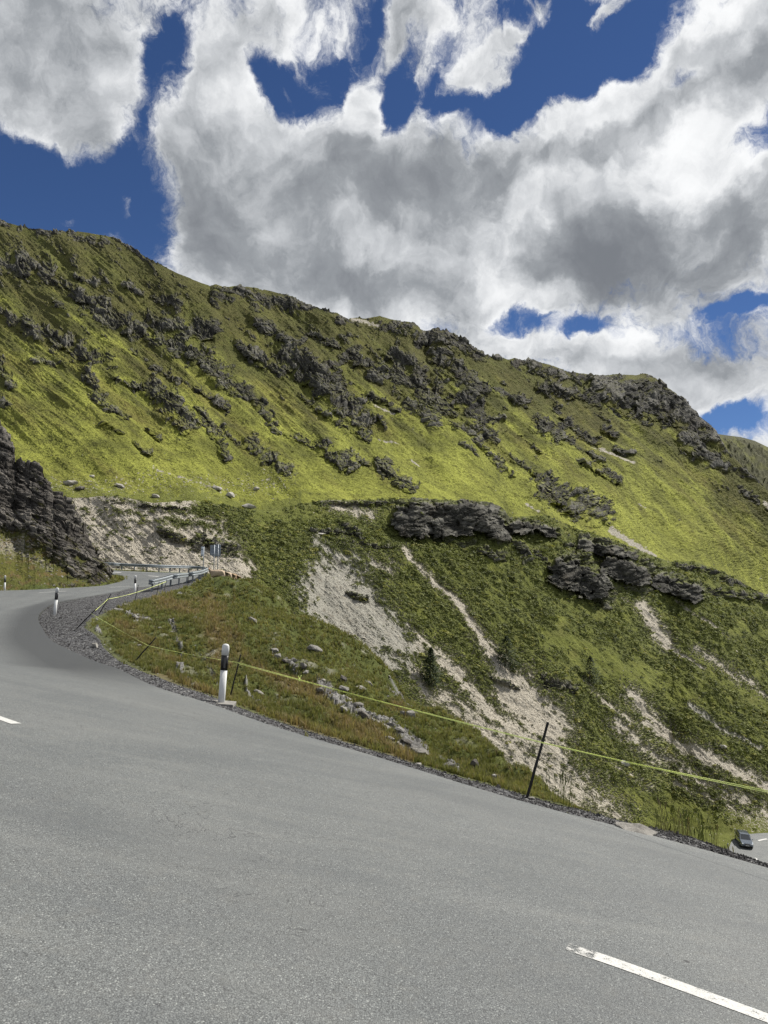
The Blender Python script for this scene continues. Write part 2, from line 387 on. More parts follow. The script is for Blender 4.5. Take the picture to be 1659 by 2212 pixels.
MAT_BLUFF = terrain_mat('rock bluff', 3.0, (.075, .085, .022), (.14, .14, .035), (.15, .11, .045), (.066, .060, .054), (.20, .185, .165))

# asphalt
m, t = mat_new('asphalt'); MAT_ASPHALT = m
pos = t.n('ShaderNodeNewGeometry').outputs['Position']
edge = t.attr('edge'); lane = t.attr('lane'); tar = t.attr('tar')
vo = t.vor(pos, 115.0); cellc = vo['Color']; celld = vo['Distance']
cs = t.n('ShaderNodeSeparateXYZ', {0: cellc}).outputs
a1, _ = t.noise(pos, 150.0, 3, .7)
a2, _ = t.noise(pos, .55, 6, .6)
a3, _ = t.noise(pos, 6.0, 6, .65)
base = t.mix(cs[0], (.125, .130, .132), (.310, .317, .314))
base = t.mix(t.mr(cs[1], .90, .96), base, (.52, .52, .50))
base = t.mix(t.mr(cs[2], .88, .93), base, (.055, .056, .058))
base = t.mix(t.mr(celld, .45, .75), base, (.085, .087, .090))
base = t.mix(t.mr(a1, .35, .65, 0, .35), base, (.15, .153, .156))
base = t.mix(t.mr(a2, .40, .66, 0, .30), base, (.275, .268, .255))
base = t.mix(t.mr(a2, .48, .30, 0, .34), base, (.12, .126, .132))
str_, _ = t.noise(t.n('ShaderNodeMapping', {'Vector': pos, 'Rotation': (0, 0, R(38)), 'Scale': (.25, 2.2, 1)}).outputs[0], 1.1, 5, .6)
base = t.mix(t.mr(str_, .50, .68, 0, .45), base, (.125, .13, .136))
base = t.mix(t.mr(str_, .46, .32, 0, .22), base, (.30, .295, .28))
base = t.mix(t.mr(a3, .52, .70, 0, .22), base, (.28, .262, .235))
base = t.mix(t.m('MULTIPLY', lane, t.mr(a3, .3, .7, .10, .26)), base, (.085, .088, .092))
base = t.mix(t.m('MULTIPLY', tar, t.mr(a3, .25, .6, .95, 1.0)), base, t.mix(cs[0], (.045, .047, .050), (.095, .097, .10)))
spot = t.vor(pos, 1.3)
base = t.mix(t.m('MULTIPLY', t.mr(spot['Distance'], .035, .02), t.mr(a3, .45, .5)), base, (.05, .05, .052))
ck, _ = t.noise(pos, .9, 5, .6, 1.2)
base = t.mix(t.m('MULTIPLY', t.mr(t.m('ABSOLUTE', t.m('SUBTRACT', ck, .5)), .0035, .001), t.mr(a2, .52, .6)), base, (.07, .07, .073))
nb = t.bump(t.m('ADD', t.m('MULTIPLY', celld, -1.0), a1), .75, .006)
base = t.mix(1.0, base, (.79, .83, .83), 'MULTIPLY')
out(t, base, .66, nb, .5)
m, t = mat_new('road paint'); MAT_PAINT = m
pos = t.n('ShaderNodeNewGeometry').outputs['Position']
a1, _ = t.noise(pos, 90.0, 4, .7); a2, _ = t.noise(pos, 14.0, 4, .6); wear = t.attr('wear')
col = t.mix(t.mr(a1, .4, .62), (.50, .50, .48), (.30, .30, .29))
b = t.n('ShaderNodeBsdfPrincipled', {'Base Color': col, 'Roughness': .6, 'Normal': t.bump(a1, .6, .004)})
tr = t.n('ShaderNodeBsdfTransparent')
fac = t.mr(t.m('ADD', t.m('MULTIPLY', a1, .55), t.m('MULTIPLY', a2, .45)), t.m('SUBTRACT', t.m('MULTIPLY', wear, .50), .02), t.m('ADD', t.m('MULTIPLY', wear, .50), .02))
mx = t.n('ShaderNodeMixShader', {0: fac, 1: tr.outputs[0], 2: b.outputs[0]})
t.n('ShaderNodeOutputMaterial', {0: mx.outputs[0]})
m, t = mat_new('gravel'); MAT_GRAVEL = m
pos = t.n('ShaderNodeNewGeometry').outputs['Position']
vo = t.vor(pos, 26.0); cs = t.n('ShaderNodeSeparateXYZ', {0: vo['Color']}).outputs
a1, _ = t.noise(pos, 60.0, 4, .7)
col = t.mix(cs[0], (.030, .031, .035), (.125, .125, .130))
col = t.mix(t.mr(cs[1], .90, .94), col, (.30, .30, .29))
col = t.mix(t.mr(a1, .5, .7, 0, .5), col, (.10, .098, .10))
out(t, col, .85, t.bump(t.m('MULTIPLY', vo['Distance'], -1.0), 1.0, .03), .3)

# ------------------------------------------------------------------ ROAD
Tg = np.broadcast_to(np.linspace(0, 1, NC)[None], RP.shape[:2])
distin = Tg * width[:, None]
lane_a = sum(np.exp(-((distin - c) / .38) ** 2) for c in (1.1, 2.9, 5.3, 7.1))
arc = np.linspace(0, 1, len(Ii))
sel = np.clip(sst(np.arange(len(Ii)) / NS, 8.3, 10.0) - sst(np.arange(len(Ii)) / NS, 15.5, 18.5), 0, 1)[:, None]
tarw = sel * (1 - sst(distin, 1.0, 1.9))
rv = RV.reshape(-1, 3)
f = grid_faces(*RP.shape[:2])
nbase = len(rv)
# a skirt along both edges: the thickness of the asphalt
sk1 = RV[:, 0] - [0, 0, .12]; sk2 = RV[:, -1] - [0, 0, .12]
i0 = np.arange(len(Ii)) * NC; i1 = i0 + NC - 1; j0 = nbase + np.arange(len(Ii)); j1 = j0 + len(Ii)
fs = np.vstack([np.c_[i0[:-1], i0[1:], j0[1:], j0[:-1]], np.c_[i1[:-1], j1[:-1], j1[1:], i1[1:]]])
pad = lambda a: np.r_[a.ravel(), np.zeros(2 * len(Ii))]
road = mesh_np('road', np.vstack([rv, sk1, sk2]), np.vstack([f, fs]), MAT_ASPHALT, attrs={'lane': pad(np.clip(lane_a, 0, 1)), 'edge': pad(Tg), 'tar': pad(tarw)}, smooth=False)
meta(road, kind='structure')
def ribbon(name, pts, wd, mat, up, wear=None, n=14):
    """a painted line following plan points"""
    P = crom(np.array(pts), n); T = np.gradient(P, axis=0); T /= np.linalg.norm(T, axis=1, keepdims=True)
    N = np.c_[-T[:, 1], T[:, 0]] * wd / 2
    L, Rr = P + N, P - N
    V = np.empty((len(P), 2, 3))
    for k, q in enumerate((L, Rr)): V[:, k, :2] = q; V[:, k, 2] = H(q[:, 0], q[:, 1]) + up
    wv = np.repeat((wear(np.linspace(0, 1, len(P))) if wear else np.full(len(P), .80))[:, None], 2, 1)
    return V.reshape(-1, 3), grid_faces(len(P), 2), wv.ravel()
RZ = .03
def mark(pxs, wd=.13, wear=None):
    q = [hit(u, v, .03)[:2] for u, v in pxs]
    V, f_, wv = ribbon('road_marking', q, wd, MAT_PAINT, RZ + .005, wear)
    o = mesh_np('road_marking', V, f_, MAT_PAINT, attrs={'wear': wv}); meta(o, kind='structure'); return o
mark([(1225, 2046), (1330, 2081), (1480, 2135), (1659, 2201), (1800, 2252)], .135, lambda s: np.where(s < .16, 1.0, .84))
mark([(-120, 1507), (-60, 1530), (35, 1564)], .13, lambda s: np.full(len(s), .78))
mark([(84, 1280.5), (110, 1279), (143, 1277)], .13); mark([(236, 1269), (258, 1267.6), (281, 1266.2)], .13)
mark([(320, 1244), (343, 1246)], .14); mark([(241, 1236), (262, 1237)], .14)

# ------------------------------------------------------------------ NEAR GROUND
ta = np.linspace(-.80, .95, 1050); yy = np.r_[np.geomspace(1.2, 6, 60), np.geomspace(6.05, 100, 640)]
X = ta[None] * yy[:, None]; Y = np.broadcast_to(yy[:, None], X.shape)
Z = H(X, Y)
P = np.dstack([X, Y, Z]); U, V_ = topx(P.reshape(-1, 3)); U = U.reshape(X.shape); V_ = V_.reshape(X.shape)
inroad = inpoly(X, Y, road_poly)
edge_d = polydist(X, Y, Ii[::2]); edge_o = polydist(X, Y, Oo[::2])
dd = np.where(inroad, -np.minimum(edge_d, edge_o), edge_d)
# gravel pad inside the hairpin: polygon in plan from the photo
PAD_PX = [(1850, 1926), (1659, 1864), (1400, 1790), (1138, 1722), (933, 1662), (766, 1611), (607, 1563), (448, 1504), (350, 1470), (290, 1448), (262, 1436), (240, 1424), (215, 1400), (208, 1384), (196, 1370), (176, 1358), (178, 1345), (196, 1334), (215, 1326), (240, 1316), (280, 1303), (300, 1296), (330, 1287), (365, 1276), (410, 1264), (440, 1254)]
pad_line = [hit(u, v)[:2] for u, v in PAD_PX]
pad_poly = np.vstack([pad_line, Ii[NS * 2:NS * 22][::-1][:: 2]])
ingr = inpoly(X, Y, pad_poly)
padd = polydist(X, Y, np.array(pad_line))
gravel = np.where(ingr, sst(padd, -.25, .2), 1 - sst(padd, 0, .22)) * (~inroad)
bank = (1 - gravel) * (~inroad)
nz = fbm(X * .45, Y * .45, 5, 3); nz2 = fbm(X * 2.2, Y * 2.2, 5, 9)
far_k = sst(Y, 5, 14)
lift = bank * sst(padd, 0, 2.5) * (1 - sst(Y, 62, 72) * .9) * (nz * .55 * far_k + nz2 * .16)
lift += gravel * (nz2 * .035 + .0) * sst(edge_d, 0, .3)
# pale broken rock and rusty grass of the bank
BANK_ROCK = [(690, 1470, 740, 1530, 26, .9), (740, 1520, 830, 1570, 34, 1.0), (820, 1570, 900, 1620, 46, 1.1), (870, 1600, 915, 1630, 30), (950, 1630, 990, 1668, 20, .8), (380, 1440, 430, 1490, 16, .6), (370, 1350, 400, 1410, 16, .8), (240, 1310, 300, 1340, 14, .7), (530, 1480, 570, 1540, 16, .5), (640, 1560, 700, 1600, 14, .5), (390, 1400, 470, 1470, 18, .45), (330, 1275, 360, 1300, 8, .6), (590, 1410, 640, 1450, 14, .7), (1000, 1655, 1100, 1700, 10, .3), (210, 1360, 225, 1400, 12, .8), (420, 1290, 380, 1280, 12, .6), (250, 1320, 330, 1345, 10, .6), (840, 1480, 905, 1560, 14, .6)]
rk = strokes(U, V_, BANK_ROCK)
rk = sst(rk + 1.3 * fbm(X * 1.3, Y * 1.3, 5, 21), .12, .45) * bank * (padd > .25)
fac1, bd1 = facet(X * 1.9, Y * 1.9, 5, .8); fac2, bd2 = facet(X * 5.5, Y * 5.5, 15, .9)
lift += rk * ((fac1 + .2) * .13 + fac2 * .07 - .04 * (1 - sst(bd1, 0, .12)))
RUST = [(450, 1300, 480, 1430, 90, .8), (560, 1440, 660, 1500, 80, .9), (330, 1450, 620, 1560, 30, .45), (620, 1560, 880, 1650, 30, .6), (480, 1380, 560, 1440, 60, .8), (680, 1500, 780, 1600, 50, .9), (800, 1590, 880, 1640, 40, .9), (850, 1530, 880, 1560, 30, .9), (250, 1350, 380, 1420, 60, .5), (330, 1460, 440, 1500, 24, .5), (350, 1300, 420, 1330, 50, .8), (1040, 1640, 1400, 1790, 30, .35)]
rust = sst(strokes(U, V_, RUST) + 1.1 * fbm(X * .5, Y * .5, 5, 31), .0, .8) * bank
lower = np.where(inroad, .05 + .06 * sst(np.minimum(edge_d, edge_o), .02, .25), 0)
Z2 = Z + lift - lower
Z2 -= bank * sst(X, 2.6, 3.7) * (1 - sst(Y, 22, 30)) * np.maximum(0, padd - .25) * .95
# the crumbled lip beside the asphalt sits a little lower than the road
Z2 -= (~inroad) * (1 - sst(edge_d, 0, .5)) * .015
GP = np.dstack([X, Y, Z2])
dirt = sst(fbm(X * .8, Y * .8, 4, 77), .25, .6) * bank * .6
dirt = np.maximum(dirt, (1 - sst(padd, .1, .5)) * bank * .15)
leftv = sst(-U, -260, -200) * sst(Y, 38, 42)
scr = np.maximum(dirt, sst(Y, 76, 82) * bank)
nat = {'rock': rk.ravel(), 'scree': scr.ravel(), 'shrub': np.zeros(X.size), 'dry': rust.ravel(), 'grey': np.full(X.size, .6), 'heath_shade': np.zeros(X.size), 'tone': np.clip(.5 + fac1 * .6, 0, 1).ravel()}
ff = grid_faces(*X.shape)
gmask = (gravel > .5).ravel()[ff].sum(1) >= 3

def G(x, y):
    """the built ground height at (x, y)"""
    x = np.asarray(x, float); y = np.asarray(y, float)
    ci = np.clip((x / y + .80) / (1.75) * (len(ta) - 1), 0, len(ta) - 1.001); ri = np.clip(np.interp(y, yy, np.arange(len(yy))), 0, len(yy) - 1.001)
    c0 = ci.astype(int); r0 = ri.astype(int); fc_ = ci - c0; fr = ri - r0
    return (Z2[r0, c0] * (1 - fc_) + Z2[r0, c0 + 1] * fc_) * (1 - fr) + (Z2[r0 + 1, c0] * (1 - fc_) + Z2[r0 + 1, c0 + 1] * fc_) * fr
def hitG(u, v):
    d = ray(float(u), float(v)); zz = _ys * d[2]; g = G(_ys * d[0], _ys)
    k = int(np.argmax(zz < g)) or len(_ys) - 1
    a0 = zz[k - 1] - g[k - 1]; a1 = zz[k] - g[k]; t_ = a0 / (a0 - a1 + 1e-12); y_ = _ys[k - 1] + t_ * (_ys[k] - _ys[k - 1])
    return d * y_
ground = mesh_np('ground', GP.reshape(-1, 3), ff, MAT_NEAR, attrs=nat)
ground.data.materials.append(MAT_GRAVEL); ground.data.polygons.foreach_set('material_index', gmask.astype(np.int32)); meta(ground, kind='structure')
# the ground beside and behind the eye
bx_ = np.linspace(-60, 60, 80); by_ = np.linspace(-60, 1.25, 50)
BX, BY = np.meshgrid(bx_, by_); BZ = -1.65 - .145 * BX - .113 * BY - .16
mm = np.dstack([BX, BY, BZ])
o = mesh_np('ground', mm.reshape(-1, 3), grid_faces(*BX.shape), MAT_NEAR, attrs={k: np.zeros(BX.size) for k in nat}); meta(o, kind='structure')
# ------------------------------------------------------------------ layered hillsides
def terrace(Yg, m, fac, relax):
    """walk every column upwards: inside m the slope stands up into a face, above it a ledge leads back to the slope"""
    out_y = Yg.copy(); e = np.zeros(Yg.shape[1])
    for r in range(Yg.shape[0] - 2, -1, -1):
        dy = Yg[r] - Yg[r + 1]
        e = e + dy * m[r] * fac
        e = e * (1 - relax * (1 - m[r]) ** 2)
        ep = np.pad(e, 3, 'edge'); e = .5 * e + .5 * sum(ep[k:k + len(e)] for k in range(7)) / 7
        out_y[r] = Yg[r] - e
    return out_y
def invlerp(vb, yb, vt, yt, V):
    s = (V - vb) / (vt - vb); return 1.0 / (1 / yb + (1 / yt - 1 / yb) * s)
SHELF = [(-300, 1085), (150, 1076), (250, 1070), (330, 1086), (420, 1080), (520, 1098), (580, 1104), (640, 1090), (700, 1080), (850, 1078), (960, 1080), (1060, 1085), (1085, 1098), (1100, 1118), (1180, 1112), (1240, 1140), (1320, 1165), (1410, 1200), (1450, 1214), (1500, 1212), (1560, 1235), (1659, 1290), (1950, 1430)]
VB = [(-300, 1235), (150, 1235), (350, 1232), (450, 1245), (515, 1250), (640, 1330), (700, 1395), (860, 1470), (1000, 1600), (1200, 1690), (1400, 1770), (1560, 1800), (1659, 1800), (1950, 1840)]
Y1 = [(-300, 88), (350, 90), (515, 92), (860, 92), (1000, 93), (1200, 96), (1400, 103), (1560, 113), (1659, 116), (1950, 125)]
Y2 = [(-300, 101), (350, 104), (515, 114), (700, 130), (960, 142), (1100, 150), (1300, 165), (1500, 185), (1659, 205), (1950, 240)]
YC = [(-300, 125), (150, 130), (350, 138), (515, 150), (700, 165), (960, 190), (1100, 210), (1300, 250), (1500, 310), (1659, 390), (1950, 520)]
RIDGE = [(-300, 410), (-100, 450), (0, 475), (30, 484), (60, 492), (90, 497), (120, 500), (150, 499), (180, 503), (215, 508), (245, 513), (270, 528), (300, 546), (340, 568), (380, 590), (430, 612), (455, 621), (465, 617), (480, 622), (500, 621), (550, 620), (580, 627), (610, 635), (635, 642), (660, 658), (690, 665), (720, 675), (748, 689), (770, 686), (790, 687), (820, 682), (850, 692), (890, 699), (920, 718), (935, 711), (955, 712), (985, 722), (1020, 745), (1050, 765), (1100, 776), (1110, 773), (1150, 778), (1200, 792), (1250, 808), (1300, 812), (1330, 809), (1370, 813), (1392, 809), (1405, 812), (1430, 832), (1470, 860), (1500, 890), (1530, 915), (1546, 940), (1565, 965), (1585, 990), (1610, 1015), (1659, 1060), (1950, 1240)]
ST3 = lambda l: [(a / 2.016, 438.9 + b / 2.016, c / 2.016, 438.9 + d / 2.016, wd / 2.016, *k) for a, b, c, d, wd, *k in l]
ST4 = lambda l: [(713.2 + a / 1.754, 603.5 + b / 1.754, 713.2 + c / 1.754, 603.5 + d / 1.754, wd / 1.754, *k) for a, b, c, d, wd, *k in l]
ST5 = lambda l: [(658.3 + a / 1.658, 1014.9 + b / 1.658, 658.3 + c / 1.658, 1014.9 + d / 1.658, wd / 1.658, *k) for a, b, c, d, wd, *k in l]
ROCKS_FAR = ST3([(0, 260, 200, 290, 100, 1.3), (0, 90, 300, 130, 60, .8), (180, 130, 520, 180, 70, .75), (520, 170, 760, 300, 40, .7), (330, 410, 450, 440, 60, 1.2), (420, 470, 600, 550, 100, 1.4), (240, 340, 300, 360, 50, 1), (330, 320, 420, 360, 45, 1),
    (680, 400, 780, 450, 70, 1.1), (560, 370, 620, 400, 45), (0, 470, 180, 590, 70, 1.1), (130, 520, 450, 700, 80, 1.2), (160, 690, 280, 700, 50), (0, 700, 60, 800, 60, 1.1), (0, 850, 40, 890, 40), (380, 720, 460, 900, 60, 1.2), (430, 880, 540, 930, 60, 1.1),
    (500, 770, 640, 820, 45, .9), (670, 810, 820, 960, 95, 1.4), (890, 920, 950, 1010, 66, 1.4), (950, 1030, 990, 1110, 50, 1.1), (980, 1000, 1060, 1070, 35), (640, 985, 700, 1020, 24, .9), (680, 520, 900, 560, 90, 1.3), (700, 600, 900, 680, 90, 1.3), (880, 680, 1050, 830, 90, 1.3), (660, 710, 770, 780, 50, 1), (860, 820, 990, 900, 45, .9),
    (1040, 620, 1220, 740, 60, 1.1), (1000, 760, 1150, 900, 60, 1.0), (1120, 880, 1200, 1000, 60, 1.0), (1090, 1060, 1260, 1180, 60, 1.3), (1160, 960, 1400, 1080, 55, .8), (1260, 680, 1420, 760, 110, 1.4), (1400, 780, 1580, 940, 110, 1.4), (1310, 840, 1520, 980, 50, .9), (1400, 1060, 1520, 1150, 75, 1.2), (1540, 990, 1600, 1030, 36),
    (1000, 390, 1330, 440, 80, 1.1), (1130, 530, 1300, 620, 95, 1), (1350, 560, 1500, 640, 60, .9), (1500, 620, 1659, 760, 100, .9), (1380, 450, 1500, 520, 40, .8), (455, 975, 520, 1015, 22, .8), (590, 1050, 650, 1100, 30, .9), (230, 430, 300, 490, 24, .6), (560, 640, 640, 690, 30, .6)]) + \
  ST4([(0, 130, 40, 180, 40, 1), (80, 150, 340, 180, 60, .9), (280, 170, 360, 240, 60, 1.1), (370, 200, 560, 260, 90, 1.4), (560, 270, 640, 300, 26, 1), (0, 370, 130, 540, 85, 1.2), (60, 290, 200, 350, 100, 1.0), (230, 280, 340, 330, 70, 1.2), (250, 360, 430, 480, 120, 1.3), (400, 290, 560, 420, 95, 1.0), (500, 430, 600, 580, 100, 1.3), (300, 480, 390, 550, 60, 1.2), (150, 440, 250, 500, 36),
    (90, 570, 150, 610, 42, 1.1), (180, 520, 210, 560, 24), (480, 570, 570, 620, 50, 1.1), (500, 640, 540, 680, 22), (540, 620, 680, 740, 50, .9), (620, 430, 740, 470, 60, 1), (700, 310, 860, 340, 55, 1.1), (840, 350, 990, 390, 50, 1.0), (800, 400, 1000, 460, 70, 1.1), (800, 560, 860, 590, 70, 1.5), (860, 500, 1000, 610, 60, 1.1), (870, 600, 940, 650, 40, 1.1),
    (640, 640, 820, 760, 45, .75), (1040, 410, 1230, 480, 120, 1.4), (1210, 440, 1440, 560, 120, 1.4), (1160, 500, 1240, 520, 40, 1), (1320, 610, 1480, 710, 80, 1.2), (1400, 540, 1440, 600, 50, 1.2), (980, 660, 1030, 700, 40, 1.2), (1040, 560, 1080, 590, 30, 1.2), (1045, 740, 1080, 770, 34, 1.3), (1090, 640, 1150, 660, 30, 1.1), (930, 700, 1050, 760, 30, .7),
    (190, 700, 290, 790, 56, 1.4), (0, 630, 70, 700, 80, 1), (60, 660, 180, 720, 50, .9), (810, 790, 1020, 880, 95, 1.4), (1490, 600, 1659, 700, 120, .9), (1560, 800, 1659, 880, 50, .9), (640, 520, 660, 540, 30, .7), (720, 590, 800, 660, 30, .6)])
SCREE_FAR = ST4([(1030, 637, 1145, 698, 15, .8), (985, 640, 1030, 660, 7, .6), (1060, 955, 1110, 985, 22, 1), (1110, 985, 1230, 1050, 24, .8), (180, 590, 260, 620, 12, .5), (310, 680, 340, 700, 10, .6), (740, 850, 790, 880, 10, .6), (1170, 848, 1200, 862, 6, .6), (160, 480, 240, 520, 14, .5), (80, 150, 180, 170, 24, .5), (1640, 850, 1659, 870, 20, .8)]) + [(330, 1020, 480, 1060, 20, .2)]
STREAK = R(40)
def streak_uv(U, V, ang=STREAK, stretch=2.6):
    c, s = math.cos(ang), math.sin(ang)
    a = U * c + V * s; b = -U * s + V * c
    return a / stretch, b
u_far = np.linspace(-260, 1920, 1180)
tf = np.r_[np.linspace(0, 1, 560)]
VT = ip(u_far, RIDGE); VS = ip(u_far, SHELF)
UU = np.broadcast_to(u_far, (len(tf), len(u_far)))
VBOT = VS + 45
VV = VT[None] + (VBOT - VT)[None] * tf[:, None]
yc = ip(u_far, YC); dC = ray(u_far, VS); dR = ray(u_far, VT)
TAN = .62
zc = yc * dC[:, 2]
yr = (TAN * yc - zc) / np.maximum(TAN - dR[:, 2], .08)
yr = np.minimum(yr, 950); yr = np.convolve(np.pad(yr, 30, 'edge'), np.ones(61) / 61, 'valid')
s = (VV - VS[None]) / (VT - VS)[None]
s_c = np.clip(s, -.3, 1)
prof = s_c + .10 * np.sin(np.clip(s_c, 0, 1) * np.pi)      # a touch concave at the foot, steeper above
YD = 1 / (1 / yc[None] + (1 / yr - 1 / yc)[None] * prof)
a_, b_ = streak_uv(UU, VV)
rockS = strokes(UU, VV, ROCKS_FAR, 1.15)
n_edge = fbm((UU + .35 * VV) / 30, VV / 26, 7, 40, .66)
upper = sst(s_c, .35, .95)
rock = sst(rockS + 2.1 * n_edge + .06 * upper - .50, .0, .30)
extra = sst(fbm(a_ / 26, b_ / 20, 7, 140, .68) + .20 * upper, .36, .46) * sst(s_c, .18, .5)
rock = np.maximum(rock, extra * .95)
rock = np.where(strokes(UU, VV, SCREE_FAR) > -.3, 0, rock)
scree = sst(strokes(UU, VV, SCREE_FAR, 1.2) + .9 * fbm(UU / 8, VV / 8, 4, 50), .05, .35)
scree = np.maximum(scree, sst(fbm(UU / 5, VV / 5, 3, 58) + .35 * np.exp(-((VV - 1045) / 28) ** 2) * (UU < 620) - .05, .62, .7) * (s_c < .25))
cellm, _c = facet(a_ / 16 + fbm(UU / 20, VV / 20, 3, 66), b_ / 18, 67, 1.0)
face = rock * sst(cellm + .9 * fbm(UU / 9, VV / 9, 4, 68), -.30, .05)
YD = terrace(YD, face, .50, .05)
jutf = sst(rockS + .8 * fbm((UU + .3 * VV) / 22, VV / 22, 4, 65) - .35, -.1, .45)
YD = YD * (1 - .007 * jutf * (1 - sst(s_c, .88, .97)))
P = ray(UU, VV) * YD[..., None]
mpp = YD / F                                    # metres per photo unit
big = fbm(a_ / 120, b_ / 75, 4, 60); gul = fbm(a_ / 55, b_ / 26, 4, 61, .5, True)
wa = fbm(UU / 30, VV / 30, 4, 96) * 7; wb = fbm(UU / 30, VV / 30, 4, 97) * 7
wa = wa * 1.6; wb = wb * 1.6
fa, ba = facet((UU - .45 * VV + wa) / 22, (VV + wb) / 32, 70, 1.4, .7); fb_, bb = facet((UU - .35 * VV + wa) / 5.5, (VV + wb) / 9.0, 80, 1.5, .7); fc, bc = facet(UU / 2.5, VV / 3.6, 90, 1.3, .8)
rid = fbm((UU - .4 * VV) / 20, VV / 34, 5, 95, .5, True)
disp = big * 22 + gul * 6.5 * sst(s_c, .05, .4)
tuft = fbm((UU + .3 * VV) / 8.5, VV / 3.6, 4, 99, .62)
rel = .8 + (fa + .1) * 9.0 + fb_ * 4.6 + fc * 1.6 + rid * 3.4 - 1.2 * (1 - sst(ba, 0, .10))
coarse = disp + rock * rel * .56
rk_soft = rock
Pc = P + gnormal(P) * (coarse * mpp)[..., None]
nzc = gnormal(Pc)[..., 2]
ledge = sst(nzc + .22 * fbm(UU / 6, VV / 5, 4, 98, .6), .64, .86)
rock = rock * (1 - ledge * (.92 - .30 * jutf))
disp = coarse + tuft * 2.6 * (1 - rock * .6)
tone_r = np.clip(.5 + fa * .55 + fb_ * .45 + .5 * fbm(UU / 50, VV / 50, 3, 102), 0, 1)
fadeb = sst(s_c, -.02, .10)
nrm_ = gnormal(P)
k_ridge = 1 - .75 * sst(s_c, .93, 1.0)
P = P + nrm_ * (disp * mpp * (.25 + .75 * fadeb) * k_ridge)[..., None]
# crest crags rise above the smooth ridge line
P[..., 2] += (sst(s_c, .93, 1) * rk_soft * np.clip(fb_ * 2 + fa * 7, -2, 5) * mpp)
dry = sst(fbm(a_ / 70, b_ / 40, 5, 110) + .55 * s_c - .05, .0, .7) * .75
heath_shade = sst(fbm(a_ / 45, b_ / 20, 6, 120, .64) * 1.35 + 1.75 * s_c - .48 - .14 * sst(UU, 700, 1300), .0, .75) * .96  # heath mottling plus cloud shade on the upper slope, painted as darker colour
shrubm = sst(fbm(UU / 22, VV / 12, 5, 130) + .9 * np.exp(-((s_c) / .05) ** 2) * (UU < 650), .35, .6) * .6
# the far side of the ridge, falling away behind
back = []
for k in range(1, 9):
    q = P[0].copy(); q[:, 1] += k * 14 * yr / 450; q[:, 0] *= q[:, 1] / P[0][:, 1]; q[:, 2] = P[0][:, 2] - (k ** 1.25) * 6 * yr / 450
    back.append(q)
PB = np.concatenate([np.array(back[::-1]), P]); nb_ = len(back)
pf = lambda a, fill=0.: np.concatenate([np.repeat(a[:1], nb_, 0), a]).ravel()
mountain = mesh_np('mountain', PB.reshape(-1, 3), grid_faces(*PB.shape[:2]), MAT_FAR, attrs={'rock': pf(rock), 'scree': pf(scree), 'shrub': pf(shrubm), 'dry': pf(dry), 'grey': pf(np.full(UU.shape, .35)), 'heath_shade': pf(heath_shade), 'tone': pf(tone_r)})
meta(mountain, kind='structure')
FARG = dict(P=P, U=u_far, V=VV, rock=rock, a=a_, b=b_, w=(1 - rock) * (1 - scree))

# a farther ridge showing at the right
u_e = np.linspace(1440, 2000, 260); ve = ip(u_e, [(1440, 915), (1540, 936), (1575, 941), (1600, 944), (1630, 952), (1659, 966), (1720, 1000), (2000, 1100)])
te = np.linspace(0, 1, 130)
VE = ve[None] + te[:, None] * 330; UE = np.broadcast_to(u_e, VE.shape)
YE = 1 / (1 / 1500 + te[:, None] * (1 / 700 - 1 / 1500)) * np.ones_like(UE)
PE = ray(UE, VE) * YE[..., None]
ae, be = streak_uv(UE, VE, R(48), 2.2)
rr = sst(fbm(ae / 22, be / 22, 6, 200, .6) + .30, -.05, .3)
f1_, b1_ = facet(ae / 9, be / 9, 201, 1.); f2_, b2_ = facet(ae / 3.6, be / 3.6, 203, 1.)
PE = PE + gnormal(PE) * ((fbm(ae / 40, be / 22, 4, 205, .5, True) * 9 + rr * (f1_ * 7 + f2_ * 4)) * (YE / F) * sst(te, 0, .06)[:, None])[..., None]
bk = [PE[0] + np.array([0, 60 * k, -22 * k ** 1.2]) for k in range(1, 6)]
PE = np.concatenate([np.array(bk[::-1]), PE]); pe = lambda a: np.concatenate([np.repeat(a[:1], 5, 0), a]).ravel()
z0 = np.zeros_like(UE)
far_ridge = mesh_np('mountain', PE.reshape(-1, 3), grid_faces(*PE.shape[:2]), MAT_FAR, attrs={'rock': pe(rr * .55), 'scree': pe(z0), 'shrub': pe(z0), 'dry': pe(z0), 'grey': pe(z0), 'heath_shade': pe(z0 + 1), 'tone': pe(z0 + .1)})
meta(far_ridge, kind='structure')

